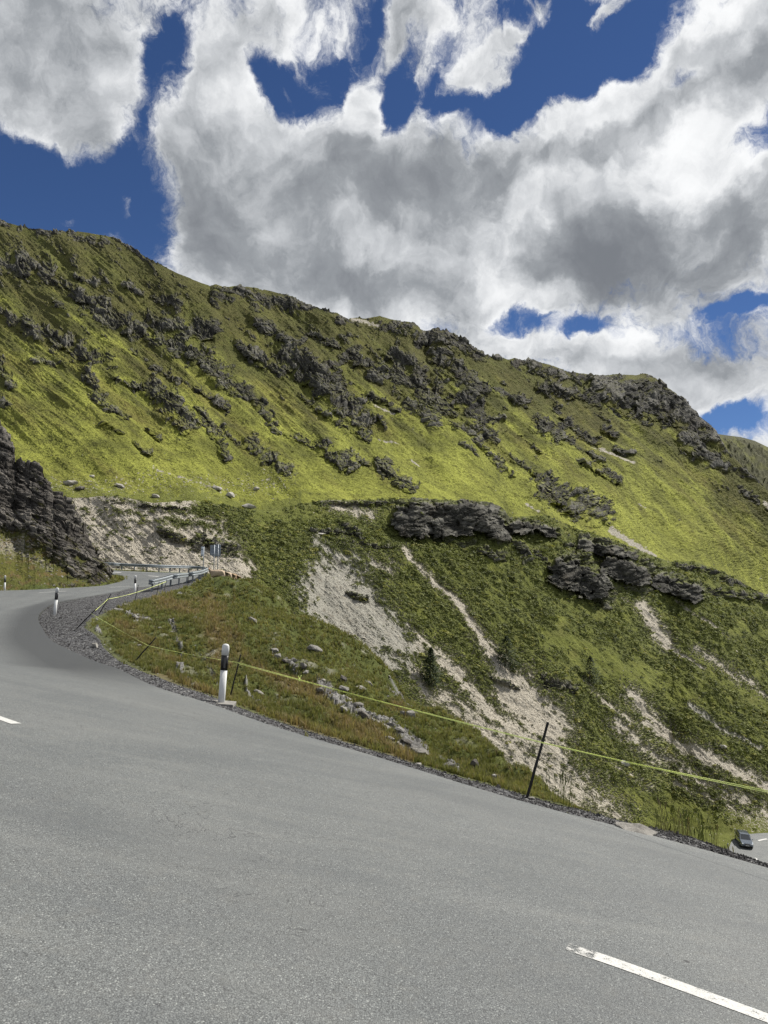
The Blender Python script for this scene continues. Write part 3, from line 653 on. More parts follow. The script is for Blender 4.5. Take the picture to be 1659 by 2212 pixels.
# ------------------------------------------------------------------ lower hillside: junipers, scree and cliffs
CLIFFS = ST5([(380, 160, 610, 150, 84, 1.9), (600, 140, 690, 165, 80, 1.9), (660, 190, 695, 240, 44, 1.6), (120, 190, 200, 250, 36, .8), (430, 240, 600, 265, 30, 1.0), (640, 290, 700, 315, 40, 1.2), (730, 190, 900, 225, 44, 1.3), (760, 270, 800, 330, 44, 1.0), (900, 172, 1010, 192, 26, 1.0), (820, 300, 880, 340, 34, .8),
    (1000, 255, 1180, 295, 40, 1.5), (1100, 330, 1210, 385, 78, 1.8), (960, 320, 1060, 440, 74, 1.7), (920, 360, 960, 430, 40, 1.4), (1270, 385, 1390, 435, 54, 1.6), (1330, 345, 1480, 365, 26, 1.0), (1500, 390, 1659, 440, 34, 1.1), (1440, 435, 1640, 470, 30, 1.2), (60, 118, 320, 118, 22, .9), (20, 220, 180, 235, 30, .7), (160, 445, 220, 470, 26, 1.0)]) + \
    [(350, 1150, 430, 1180, 26, 1.0), (430, 1168, 500, 1195, 34, 1.0), (1180, 1475, 1230, 1490, 24, 1.3), (1060, 1465, 1120, 1490, 14, .8), (300, 1090, 400, 1100, 12, .7), (760, 1175, 860, 1190, 16, .6)]
SCREE = [(195, 1095, 225, 1215, 60, 1.4), (230, 1188, 450, 1215, 66, 2.2), (330, 1160, 240, 1195, 56, 1.5), (170, 1088, 400, 1092, 34, 1.0), (460, 1195, 510, 1235, 50, 1.4), (240, 1125, 340, 1115, 36, 1.0), (350, 1110, 480, 1130, 30, .7), (690, 1240, 760, 1250, 30, 1.1), (720, 1270, 760, 1380, 90, 1.6), (780, 1290, 850, 1380, 50, 1.3), (800, 1390, 900, 1400, 34, 1.1), (770, 1400, 850, 1440, 46, .9), (680, 1170, 760, 1230, 36, .7), (720, 1090, 800, 1110, 26, .9),
    (870, 1190, 925, 1240, 13, 1.1), (925, 1240, 985, 1300, 15, 1.1), (985, 1300, 1030, 1370, 18, 1.1), (1030, 1370, 1080, 1440, 28, 1.1), (1080, 1450, 1130, 1490, 34, 1.1), (1110, 1490, 1190, 1580, 56, 1.5), (940, 1410, 1060, 1540, 36, 1.0), (1040, 1530, 1210, 1640, 46, 1.0), (1110, 1610, 1230, 1700, 36, .8), (880, 1350, 950, 1420, 18, .9), (820, 1215, 836, 1240, 8, .9),
    (1340, 1290, 1385, 1315, 6, .9), (1385, 1310, 1440, 1390, 22, 1.3), (1430, 1385, 1475, 1420, 10, 1.1), (1475, 1415, 1520, 1445, 5, .9), (1460, 1300, 1570, 1382, 5, .9), (1300, 1270, 1345, 1290, 5, .7), (1360, 1500, 1450, 1590, 26, .9), (1390, 1560, 1540, 1650, 22, 1.0), (1500, 1620, 1680, 1710, 26, 1.1), (1300, 1510, 1360, 1560, 16, .7), (1200, 1560, 1240, 1700, 14, .4),
    (1490, 1525, 1570, 1580, 10, 1.0), (1570, 1580, 1640, 1620, 8, .9), (1500, 1400, 1600, 1470, 20, .5), (1180, 1640, 1330, 1760, 60, .55), (880, 1430, 960, 1560, 40, .7), (1010, 1560, 1240, 1710, 100, .85), (960, 1500, 1040, 1600, 60, .7), (1440, 1640, 1659, 1760, 50, .45), (1600, 1460, 1659, 1500, 14, .6), (700, 1190, 840, 1230, 40, .6), (1330, 1560, 1420, 1640, 40, .6), (1260, 1470, 1300, 1520, 12, .6), (1460, 1690, 1620, 1760, 26, .4), (1330, 1660, 1400, 1700, 20, .4)]
GREYS = [(700, 1230, 800, 1400, 170, 1.4), (1490, 1525, 1640, 1620, 20, 1.0), (1240, 1430, 1280, 1480, 14, .8)]
LIGHTG = [(1200, 1380, 1500, 1520, 90, .7), (960, 1560, 1000, 1600, 60, .8), (1500, 1420, 1659, 1520, 80, .6), (1250, 1700, 1600, 1790, 70, .8), (700, 1110, 900, 1110, 40, .7), (1100, 1250, 1300, 1330, 60, .3), (560, 1110, 700, 1110, 26, .8), (1180, 1210, 1400, 1260, 30, .5), (1440, 1255, 1659, 1330, 30, .5), (920, 1460, 960, 1540, 40, .6)]
u_m = np.linspace(-260, 1920, 1180)
vb = ip(u_m, VB); vt = ip(u_m, SHELF); y1 = ip(u_m, Y1); y2 = ip(u_m, Y2)
tm = np.linspace(0, 1, 470)
wlow = sst(u_m, 1380, 1450); y1 = y1 * (1 - wlow) + wlow * -40.6 / np.minimum(ray(u_m, vb)[:, 2], -.2)
UM = np.broadcast_to(u_m, (len(tm), len(u_m)))
VM = vt[None] + (vb + 90 - vt)[None] * tm[:, None]
YM = invlerp(vb[None], y1[None], vt[None], y2[None], VM)
floor_z = np.where(u_m > 1450, -40.6, y1 * ray(u_m, vb)[:, 2])
dM = ray(UM, VM)
yfl = floor_z[None] / np.minimum(dM[..., 2], -1e-3)
YM = np.where((VM > vb[None]) & (UM > 1300), np.where(UM > 1450, yfl, YM), YM)
clf = strokes(UM, VM, CLIFFS, 1.05)
am, bm_ = streak_uv(UM, VM, R(42), 2.0)
ne = fbm(UM / 16, VM / 16, 6, 300, .6)
rockm = sst(clf + 1.3 * ne, .12, .45)
rockm = np.maximum(rockm, sst(fbm(UM / 20, VM / 14, 6, 305, .62) + .22 * sst(-UM, -560, -200) * (UM > 100), .40, .52) * .9 * (VM < 1230))
scm = strokes(UM, VM, SCREE, 1.15)
screem = sst(scm + 1.9 * fbm(am / 16, bm_ / 9, 7, 310, .74), .10, .60) * (1 - rockm * .9)
sp = fbm(UM / 3.2, VM / 2.4, 3, 313)
screem = np.maximum(screem, sst(sp + .45 * sst(scm, -2.2, .2) - .06 * (VM < 1400) - .05, .36, .50) * .9)
greym = sst(strokes(UM, VM, GREYS), .0, .5)
light = sst(strokes(UM, VM, LIGHTG, 1.5) + 1.0 * fbm(am / 34, bm_ / 14, 5, 320, .6), .05, .7)
light = np.maximum(light, sst(fbm(am / 30, bm_ / 10, 5, 322, .6), .22, .5) * .8)
shr = (1 - light * .85) * sst(fbm(am / 24, bm_ / 11, 5, 330, .62) + .16, -.15, .12) * (1 - sst(VM, 1740, 1790) * .8)
shr = shr * (1 - screem)
BLOCKS = [(885, 1128, 1045, 1120, 72, 1.0), (1050, 1115, 1082, 1150, 52, 1.0), (1215, 1240, 1290, 1270, 62, 1.0), (1315, 1225, 1385, 1250, 44, 1.0), (1425, 1258, 1500, 1285, 38, 1.0), (1100, 1140, 1195, 1150, 22, 1.0), (1255, 1180, 1370, 1200, 22, 1.0)]
blk = strokes(UM, VM, BLOCKS) + .55 * fbm(UM / 22, VM / 14, 4, 333)
jut = sst(blk, .0, .10); rockm = np.maximum(rockm * (1 - .35 * sst(blk, -1.2, -.1) * (1 - jut)), jut)
cellq, _c = facet((UM + 10 * fbm(UM / 24, VM / 24, 3, 341)) / 30, VM / 20, 349, .8)
faceq = rockm * sst(cellq + .8 * fbm(UM / 12, VM / 7, 4, 347) + .35 * sst(clf, .5, 1.2), -.25, .1)
YM = terrace(YM, faceq, .9, .06)
YM = YM * (1 - .020 * jut * (1 - sst(vt[None] - VM, -16, 2)))
P = dM * YM[..., None]; mpp = YM / F
nm = gnormal(P)
wa = fbm(UM / 26, VM / 26, 4, 345) * 6; wb = fbm(UM / 26, VM / 26, 4, 346) * 6
fM1, bM1 = facet((UM + wa) / 24, (VM + wb) / 15, 340, .5, 1.3); fM2, bM2 = facet((UM + wa * .4) / 11, (VM + wb * .4 + .1 * UM) / 4.6, 342, .7, 1.2); fM3, bM3 = facet(UM / 3.6, VM / 2.8, 344, 1.1)
lay = np.abs(((VM + .12 * UM + 9 * fbm(UM / 40, VM / 40, 3, 350)) / 11) % 1 - .5) * 2
out_ = rockm * np.clip(clf + .9, .35, 1.6)
disp = fbm(am / 90, bm_ / 60, 4, 360) * 16 + fbm(am / 30, bm_ / 16, 4, 362, .5, True) * 4 * (1 - rockm) * sst(VM - vt[None], 0, 60)
disp = disp + out_ * (1 - .45 * jut) * (2 + 5.0 * fM1 + 3.2 * fM2 + 1.0 * fM3 + 2.0 * lay - 1.6 * (1 - sst(bM1, 0, .10)))
Pc = P + nm * (disp * mpp)[..., None]
nzm = gnormal(Pc)[..., 2]
ledgem = sst(nzm + .2 * fbm(UM / 6, VM / 4, 4, 348, .6) - .30 * jut, .62, .84)
rockm = rockm * (1 - .9 * ledgem)
tone_m = np.clip(.5 + fM1 * .5 + fM2 * .5, 0, 1)
shr = np.maximum(shr * (1 - rockm), ledgem * .5 * (1 - screem))
shb = sst(fbm(UM / 5.0, VM / 3.4, 4, 370, .6), -.25, .35)
disp = disp + shr * (1 - rockm) * shb * 2.6 + screem * (fbm(UM / 3, VM / 3, 3, 380) * 1.2 - 2.5)
ft = sst(VM - vt[None], 0, 14)
flat = sst(VM - vb[None], -80, -2) * sst(UM, 1380, 1500)
P = P + nm * (disp * mpp * (.15 + .85 * ft) * (1 - flat))[..., None]
P[..., 2] += rockm * (1 - ft) * (1 + 3 * fM1 + 1.5 * fM2) * mpp
# flat verge where the lower road passes
# shelf running back from the brink to the foot of the mountain
sh = []
for k in range(1, 9):
    q = P[0] * (1 + k * .06); q[:, 2] = P[0][:, 2] - .05 * k * 6; sh.append(q)
PB = np.concatenate([np.array(sh[::-1]), P])
pf8 = lambda a: np.concatenate([np.repeat(a[:1], 8, 0), a]).ravel()
zz0 = np.zeros_like(UM)
drym = sst(fbm(UM / 60, VM / 30, 4, 390) + .1, .0, .7) * .5
hillside = mesh_np('hill', PB.reshape(-1, 3), grid_faces(*PB.shape[:2]), MAT_MID, attrs={'rock': pf8(rockm), 'scree': pf8(screem), 'shrub': pf8(shr), 'dry': pf8(drym), 'grey': pf8(greym), 'heath_shade': pf8(zz0), 'tone': pf8(tone_m)})
meta(hillside, kind='structure')
HILL = dict(P=P, U=u_m, V=VM, vt=vt, vbot=vb + 90, nr=len(tm), rock=rockm, scree=screem, shr=shr, n=gnormal(P))
def on_grid(G, u, v):
    """point of a layered slope seen at (u, v)"""
    ci = np.clip(np.searchsorted(G['U'], u), 1, len(G['U']) - 1)
    col = G['V'][:, ci]; ri = int(np.clip(np.searchsorted(col, v), 0, len(col) - 1))
    return G['P'][ri, ci]

# ------------------------------------------------------------------ rock bluff at the left
EDGE = [(-260, 700), (-60, 860), (0, 921), (20, 954), (50, 992), (66, 1000), (79, 1004), (99, 1037), (132, 1078), (159, 1110), (185, 1150), (202, 1192), (215, 1216), (236, 1233), (241, 1247)]
BASE = [(-260, 1283), (0, 1277), (66, 1275), (132, 1271.5), (198, 1266.5), (232, 1262), (241, 1255)]
nu, nvv = 420, 420
ub = np.r_[np.linspace(-255, 200, 320), np.linspace(200.5, 241, 100)]
vtop = ip(ub, EDGE); vbs = ip(ub, BASE)
_j, _ = facet(ub / 17, ub * 0 + .5, 405, 1.6); vtop = vtop + (_j * 17 + fbm(ub / 9, ub * 0 + .3, 4, 406) * 6) * sst(-ub, -236, -200)
tb = np.linspace(0, 1, nvv)
UB = np.broadcast_to(ub, (nvv, len(ub))); VBf = vtop[None] + (vbs + 2 - vtop)[None] * tb[:, None]
# base distance: where the road's far edge meets the rock
ybase = np.array([hit(u_, v_)[1] for u_, v_ in zip(ub[::10], vbs[::10])]); ybase = np.interp(ub, ub[::10], ybase) + .5
ybase = np.convolve(np.pad(ybase, 12, 'edge'), np.ones(25) / 25, 'valid')
hh = (1 - tb)[:, None] * np.ones_like(UB)
steep = ip(ub, [(-260, 16), (0, 12), (120, 8), (200, 5), (241, 3)])
# gentle talus below, steep rock above
talus = ip(ub, [(-260, .36), (0, .36), (80, .30), (140, .2), (200, .1), (241, .02)])
YB = ybase[None] + steep[None] * (np.minimum(hh, talus[None]) * 1.5 + np.maximum(hh - talus[None], 0) * .75)
TAL = [(-200, 1230, 60, 1250, 120, 1.3), (-200, 1160, 40, 1180, 60, 1.2), (60, 1215, 120, 1245, 60, 1.0), (120, 1250, 180, 1262, 26, .9), (60, 1160, 80, 1180, 24, .5), (225, 1240, 240, 1256, 14, .8), (160, 1205, 175, 1215, 12, .8), (100, 1130, 120, 1160, 10, .5)]
tal = strokes(UB, VBf, TAL, 1.2)
grassb = sst(tal + .8 * fbm(UB / 16, VBf / 10, 5, 400, .6), .10, .45)
rockb = 1 - grassb
screeb = sst(strokes(UB, VBf, [(-200, 1170, 50, 1180, 50, 1.2), (40, 1190, 110, 1225, 36, .8)], 1.2) + 2.0 * fbm(UB / 9, VBf / 5, 6, 410, .7), .55, 1.1) * grassb * .55
P = ray(UB, VBf) * YB[..., None]; mpp = YB / F
cb, _c = facet(UB / 34, VBf / 30, 407, 1.); YB = terrace(YB, rockb * sst(cb + .7 * fbm(UB / 14, VBf / 10, 4, 408), -.1, .2), .38, .10); P = ray(UB, VBf) * YB[..., None]
nb3 = gnormal(P)
ab, bb_ = streak_uv(UB, VBf, R(34), 2.2)
g1, e1 = facet(ab / 26, bb_ / 15, 420, 1.0); g2, e2 = facet(ab / 9, bb_ / 8, 422, 1.1); g3, e3 = facet(ab / 3.2, bb_ / 3.4, 424, 1.1)
layb = np.abs(((VBf - .62 * UB + 12 * fbm(UB / 50, VBf / 50, 3, 430)) / 11) % 1 - .5) * 2
disp = fbm(UB / 70, VBf / 70, 3, 440) * 22 + rockb * (5 + 9 * g1 + 4.5 * g2 + 2.2 * g3 + 5.5 * layb - 3 * (1 - sst(e1, 0, .08))) + grassb * fbm(UB / 6, VBf / 4, 4, 441) * 2.5
P = P + nb3 * (disp * mpp * .62 * sst(hh, 0, .05) * (1 - .6 * sst(hh, .93, 1)))[..., None]
P[..., 2] += sst(hh, .9, 1) * (g2 * 7 + g1 * 8) * mpp
# the side turned away from the road
bk = []
for k in range(1, 12):
    q = P[0].copy(); q[:, 1] += .9 * k; q[:, 0] = q[:, 0] * q[:, 1] / P[0][:, 1] - .22 * k; q[:, 2] -= .22 * k + .05 * k * k; bk.append(q)
PBk = np.concatenate([np.array(bk[::-1]), P])
side = [PBk[:, -1] + np.array([-.12 * k * k - .05 * k, 1.0 * k, -.02 * k]) for k in range(1, 7)]
PBk = np.concatenate([PBk, np.stack(side, 1)], 1)
pb = lambda a: np.pad(np.concatenate([np.repeat(a[:1], 11, 0), a]), ((0, 0), (0, 6)), 'edge').ravel()
mossb = sst(fbm(ab / 18, bb_ / 7, 6, 450, .65) + .25 * sst(VBf, 1080, 1240), .24, .40) * rockb * .9
bluff = mesh_np('rock_bluff', PBk.reshape(-1, 3), grid_faces(*PBk.shape[:2]), MAT_BLUFF, attrs={'rock': pb(np.clip(rockb - mossb, 0, 1)), 'scree': pb(screeb), 'shrub': pb(UB * 0), 'dry': pb(sst(fbm(UB / 20, VBf / 14, 4, 455), .0, .4)), 'grey': pb(UB * 0 + .0), 'heath_shade': pb(mossb * .5), 'tone': pb(np.clip(.5 + g1 * .6 + g2 * .5, 0, 1))})
meta(bluff, kind='structure')
BLUFF = dict(P=P, U=ub, V=VBf)
# ------------------------------------------------------------------ small-object helpers
def simple(name, col, rough=.6, metal=0.0, spec=.4, var=0.0, scale=20.0, bump=0.0, **kw):
    m, t = mat_new(name)
    pos = t.n('ShaderNodeNewGeometry').outputs['Position']
    c = col
    nz_, _ = t.noise(pos, scale, 4, .6)
    c = t.mix(t.mr(nz_, .3, .7, 0, 1), tuple(k * (1 - var) for k in col), tuple(min(1.5, k * (1 + var)) for k in col))
    i = {'Metallic': metal}; i.update(kw)
    out(t, c, rough, t.bump(nz_, bump, .01) if bump else None, spec, **i)
    return m
class MB:
    """collects shapes into one mesh"""
    def __init__(s): s.b = bmesh.new()
    def box(s, c, size, rot=None, bevel=0.0):
        r = bmesh.ops.create_cube(s.b, size=1.0); vs = r['verts']
        M_ = Matrix.Translation(Vector(c)) @ ((rot or Matrix.Identity(3)).to_4x4()) @ Matrix.Diagonal((*size, 1))
        bmesh.ops.transform(s.b, matrix=M_, verts=vs)
        if bevel:
            es = list({e_ for v_ in vs for e_ in v_.link_edges}); bmesh.ops.bevel(s.b, geom=es, offset=bevel, segments=2, affect='EDGES', profile=.6)
    def loft(s, rings, cap=True):
        vs = [[s.b.verts.new(p) for p in r_] for r_ in rings]; n = len(rings[0])
        for a, b_ in zip(vs[:-1], vs[1:]):
            for i in range(n): s.b.faces.new((a[i], a[(i + 1) % n], b_[(i + 1) % n], b_[i]))
        if cap: s.b.faces.new(vs[0][::-1]); s.b.faces.new(vs[-1])
    def tube(s, p, q, r0, r1=None, n=10):
        p, q = Vector(p), Vector(q); r1 = r0 if r1 is None else r1
        d = (q - p).normalized(); a = d.orthogonal().normalized(); b_ = d.cross(a)
        s.loft([[tuple(c + (a * math.cos(k * 2 * math.pi / n) + b_ * math.sin(k * 2 * math.pi / n)) * r) for k in range(n)] for c, r in ((p, r0), (q, r1))])
    def build(s, name, mat, parent=None, smooth=False):
        bmesh.ops.recalc_face_normals(s.b, faces=s.b.faces)
        me = bpy.data.meshes.new(name); s.b.to_mesh(me); s.b.free()
        if smooth: me.polygons.foreach_set('use_smooth', [True] * len(me.polygons))
        me.materials.append(mat); o = bpy.data.objects.new(name, me); C.objects.link(o); o.parent = parent
        return o
def empty(name, loc=(0, 0, 0), rz=0.0):
    o = bpy.data.objects.new(name, None); C.objects.link(o); o.location = Vector(loc); o.rotation_euler = (0, 0, rz); o.empty_display_size = .2; return o
def orient(axis, up=(0, 1, 0)):
    z = Vector(axis).normalized(); x = Vector(up).cross(z).normalized(); y_ = z.cross(x)
    return Matrix((x, y_, z)).transposed()
def copy_tree(o, parent=None):
    c = o.copy(); C.objects.link(c); c.parent = parent
    for ch in [k for k in bpy.data.objects if k.parent == o]: copy_tree(ch, c)
    return c

# ------------------------------------------------------------------ delineator posts
M_WHITE = simple('white plastic', (.80, .81, .80), .45, var=.05, scale=8, bump=.1)
M_BLACK = simple('black plastic', (.012, .012, .014), .35, var=.3)
M_REFL = simple('grey reflector', (.06, .06, .065), .15, spec=.8)
M_SLAB = simple('grey stone slab', (.27, .26, .24), .9, var=.3, scale=15, bump=.5)
def prof(r, z, n=16, flat=.62):
    pts = []
    for k in range(n):
        a = k * 2 * math.pi / n; x = math.cos(a) * r; y_ = math.sin(a) * r * flat
        if math.sin(a) > 0: x *= (1 - .22 * math.sin(a))
        pts.append((x, y_, z))
    return pts
def make_post(slab):
    t_ = empty('delineator_post')
    m_ = MB(); w0 = .058
    m_.loft([prof(w0, -.25), prof(w0, .56)]); m_.build('post_body', M_WHITE, t_, True).data.polygons.foreach_set('use_smooth', [True] * 18)
    m_ = MB(); m_.loft([prof(w0 + .004, .56), prof(w0 + .004, .812)]); m_.build('black_band', M_BLACK, t_, True)
    m_ = MB(); m_.loft([prof(w0 + .006, .812), prof(w0 + .006, .925), prof(w0 + .003, .965), prof(w0 * .86, .987), prof(w0 * .5, .999), prof(.006, 1.003)]); m_.build('post_cap', M_WHITE, t_, True)
    m_ = MB(); m_.box((.012, -.040, .685), (.032, .012, .17), bevel=.003); m_.build('reflector', M_REFL, t_)
    if slab:
        m_ = MB(); m_.box((.0, .0, -.015), (.46, .30, .07), bevel=.012); m_.build('base_slab', M_SLAB, t_)
    return t_
post0 = make_post(False); post_slab = make_post(True)
POSTS = [(478, 1519, 488, 1391, 'nearest and largest white delineator post, standing on a grey stone slab at the road edge', True),
         (118, 1328, 124, 1269.5, 'white delineator post with black band standing on the dark gravel tip inside the hairpin', False),
         (291, 1281, 292.5, 1243, 'white delineator post with black band beside the near end of the guardrail', False),
         (10, 1277, 11, 1243, 'white delineator post with black band on the far verge below the rock bluff', False)]
first = True
for (u1, v1, u2, v2, lab, slab) in POSTS:
    b_ = hitG(u1, v1); b_[2] -= .0
    top = at(u2, v2, b_[1]); ax = top - b_; L = np.linalg.norm(ax)
    if slab: o = post_slab
    elif first: o = post0; first = False
    else: o = copy_tree(post0)
    o.matrix_world = Matrix.Translation(Vector(b_)) @ orient(ax).to_4x4() @ Matrix.Diagonal((L, L, L, 1))
    meta(o, lab, 'delineator', 'delineator posts along the road')
for (u1, v1, lab) in ((1587.5, 1805, 'tiny white delineator post with black band behind the car on the lower road'), (1572, 1838, 'tiny white delineator post with black band left of the car at the lower road edge')):
    d = ray(u1, v1); y_ = -40.5 / d[2]; o = copy_tree(post0); o.matrix_world = Matrix.Translation(Vector(d * y_)) @ Matrix.Diagonal((1.1, 1.1, 1.1, 1)); meta(o, lab, 'delineator', 'delineator posts along the road')

# ------------------------------------------------------------------ fence of black stakes and yellow tape
M_STAKE = simple('black wooden stake', (.014, .013, .013), .6, var=.5, scale=30, bump=.3)
M_TAPE = simple('yellow green tape', (1.25, 1.42, .45), .5, var=.08, scale=60, **{'Transmission Weight': .0})
STAKES = [(1138, 1724, 1184, 1560, 9.0, .019, 'tall black stake standing alone at the gravel edge at the right, above the scree'),
          (496, 1510, 520, 1414, 13.4, .015, 'thin black stake just right of the nearest delineator post'),
          (290, 1430, 337, 1377, None, .016, 'strongly leaning black stake in the grass left of the nearest delineator post'),
          (166, 1357, 209, 1314, None, .017, 'black stake leaning furthest over, at the foot of the gravel pad'),
          (214, 1326, 240, 1283, None, .017, 'leaning black stake second from the gravel tip, where the tape turns'),
          (291, 1299, 299, 1263.5, None, .018, 'nearly upright black stake in front of the delineator by the guardrail'),
          (338, 1286, 344, 1256, None, .018, 'black stake below the near end of the guardrail'),
          (354, 1276.5, 361, 1251, None, .018, 'short leaning black stake beside the first posts of the guardrail'),
          (406, 1263, 408.5, 1234, None, .020, 'thin black stake against the middle of the near guardrail')]
spos = []
for (u1, v1, u2, v2, y_, r_, lab) in STAKES:
    p = hitG(u1, v1)
    q = at(u2, v2, p[1] - .02)
    ax = q - p
    m_ = MB(); n_ = 5
    rings = []
    a_x = Vector(ax).normalized(); sx_ = a_x.orthogonal().normalized(); sy_ = a_x.cross(sx_)
    for k in range(n_ + 1):
        f_ = k / n_; c = Vector(p) * (1 - f_) + Vector(q) * f_ - a_x * (.25 if k == 0 else 0) + sx_ * .004 * math.sin(k * 2.3)
        rr_ = r_ * (1.05 - .15 * f_)
        rings.append([tuple(c + sx_ * rr_ * math.cos(a) + sy_ * rr_ * math.sin(a)) for a in (0.4, 1.1, 1.9, 2.7, 3.5, 4.2, 5.0, 5.8)])
    m_.loft(rings); o = m_.build('fence_stake', M_STAKE); meta(o, lab, 'stake', 'black fence stakes along the drop')
    spos.append((p, q))
def tape_pt(i, v_at):   # a point on stake i at photo height v
    p, q = spos[i]; u0_, v0_ = topx(p); u1_, v1_ = topx(q); f_ = (v_at - v0_) / (v1_ - v0_); return p + (q - p) * f_ + np.array([0, -.022, 0])
def tape(name, pts, sag, wdt, lab, twist=3.0):
    m_ = MB(); P_ = []
    for a, b_ in zip(pts[:-1], pts[1:]):
        for k in range(24):
            f_ = k / 24; P_.append(a * (1 - f_) + b_ * f_ - np.array([0, 0, sag * 4 * f_ * (1 - f_)]))
    P_.append(pts[-1]); rings = []
    for k, p in enumerate(P_):
        T_ = Vector(P_[min(k + 1, len(P_) - 1)] - P_[max(k - 1, 0)]).normalized(); n1_ = T_.cross(Vector((0, 0, 1))).normalized(); n2_ = T_.cross(n1_)
        a = 1.2 + .5 * math.sin(k * twist / 10); w_ = wdt * max(1.0, p[1] / 30); e1 = n1_ * math.cos(a) * w_ / 2 + n2_ * math.sin(a) * w_ / 2; e2 = (n1_ * -math.sin(a) + n2_ * math.cos(a)) * .0012
        rings.append([tuple(Vector(p) + e1 + e2), tuple(Vector(p) - e1 + e2), tuple(Vector(p) - e1 - e2), tuple(Vector(p) + e1 - e2)])
    m_.loft(rings); return m_.build(name, M_TAPE)
rt = at(1790, 1733, 7.6)
tp = [rt, tape_pt(0, 1603), tape_pt(1, 1431), tape_pt(2, 1394.5), tape_pt(3, 1325), tape_pt(4, 1294), tape_pt(5, 1279.5), tape_pt(7, 1256)]
o = tape('fence_tape', tp,   .02, .008, ''); meta(o, 'thin yellow green tape strung from stake to stake past the delineator posts', 'tape')
for (ua, va, ya) in ((702, 1479, 12.0), (1510, 1672, 8.0)):
    pass
kp = tp[1] * .27 + tp[2] * .73
m_ = MB(); m_.box(kp + np.array([0, -.01, -.02]), (.03, .02, .05), bevel=.006); m_.tube(kp, kp + np.array([.03, -.01, .06]), .004); m_.tube(kp, kp + np.array([-.025, -.01, .05]), .004); m_.build('knot', M_TAPE, o)
tp2 = [rt + np.array([0, 0, -.02]), tape_pt(0, 1604.5), tape_pt(1, 1433)]
o = tape('fence_tape', tp2, .018, .007, ''); meta(o, 'second looser strand of yellow green tape just under the first at the right', 'tape')

# ------------------------------------------------------------------ guardrail
M_GALV = simple('galvanised steel', (.42, .46, .48), .42, metal=.55, spec=.5, var=.14, scale=6, bump=.05)
M_GALVD = simple('weathered steel', (.24, .27, .30), .55, metal=.4, var=.2, scale=6)
RAIL_PX = [(328, 1278.5), (349, 1273), (368, 1267), (386, 1263.6), (403.5, 1260), (416, 1257.5), (429, 1254.5), (438, 1251), (444.5, 1247.5), (447, 1244.5), (444, 1241), (436, 1239.3), (427, 1238.4), (407, 1237.7), (387.7, 1237.4), (366.6, 1237.1), (343, 1236.4), (317, 1235.4), (289.7, 1234.2), (262.4, 1232.8), (234, 1231.2), (205, 1229.5), (175, 1228.2)]
rp = np.array([hitG(u, v) for u, v in RAIL_PX])
gr = empty('guardrail', rp[0]); meta(gr, 'long galvanised guardrail curving round the far bend above the drop', 'guardrail')
inv = lambda p: tuple(Vector(p) - Vector(rp[0]))
def wbeam(line, off, side):
    pts = crom(line, 8); T_ = np.gradient(pts, axis=0); T_[:, 2] = 0; T_ /= np.linalg.norm(T_, axis=1, keepdims=True); N_ = np.c_[-T_[:, 1], T_[:, 0], T_[:, 0] * 0]
    pr = [(-.0, .46), (.07, .49), (.07, .55), (.0, .60), (.07, .65), (.07, .72), (0, .76), (-.012, .76), (.055, .715), (.055, .655), (-.015, .605), (-.015, .595), (.055, .545), (.055, .495), (-.012, .46)]
    rings = []
    for p, n_ in zip(pts, N_): rings.append([inv(p + n_ * (off + side * a) + np.array([0, 0, z_])) for a, z_ in pr])
    m_ = MB(); m_.loft(rings); return m_
wbeam(rp, .09, 1).build('rail', M_GALV, gr)
wbeam(rp[:11], -.09, -1).build('rail', M_GALV, gr)
seg = np.gradient(rp, axis=0)
for p, s_ in zip(rp, seg):
    a = math.atan2(s_[1], s_[0]); m_ = MB(); rt_ = Matrix.Rotation(a, 3, 'Z')
    m_.box(inv(p + np.array([0, 0, .22])), (.10, .012, 1.05), rt_); 
    for s2 in (-1, 1): m_.box(inv(p + np.array([math.cos(a) * .05 * s2, math.sin(a) * .05 * s2, .22])), (.008, .07, 1.05), rt_)
    m_.box(inv(p + np.array([0, 0, .61])), (.08, .17, .22), rt_)
    m_.build('rail_post', M_GALVD, gr)
a = math.atan2(seg[0][1], seg[0][0]); m_ = MB()
for z_ in (.52, .68):
    m_.tube(inv(rp[0] + np.array([-.16 * math.cos(a) - .14 * math.sin(a), -.16 * math.sin(a) + .14 * math.cos(a), z_])), inv(rp[0] + np.array([-.16 * math.cos(a) + .14 * math.sin(a), -.16 * math.sin(a) - .14 * math.cos(a), z_])), .075, n=14)
m_.build('end_cap', M_GALVD, gr, True)

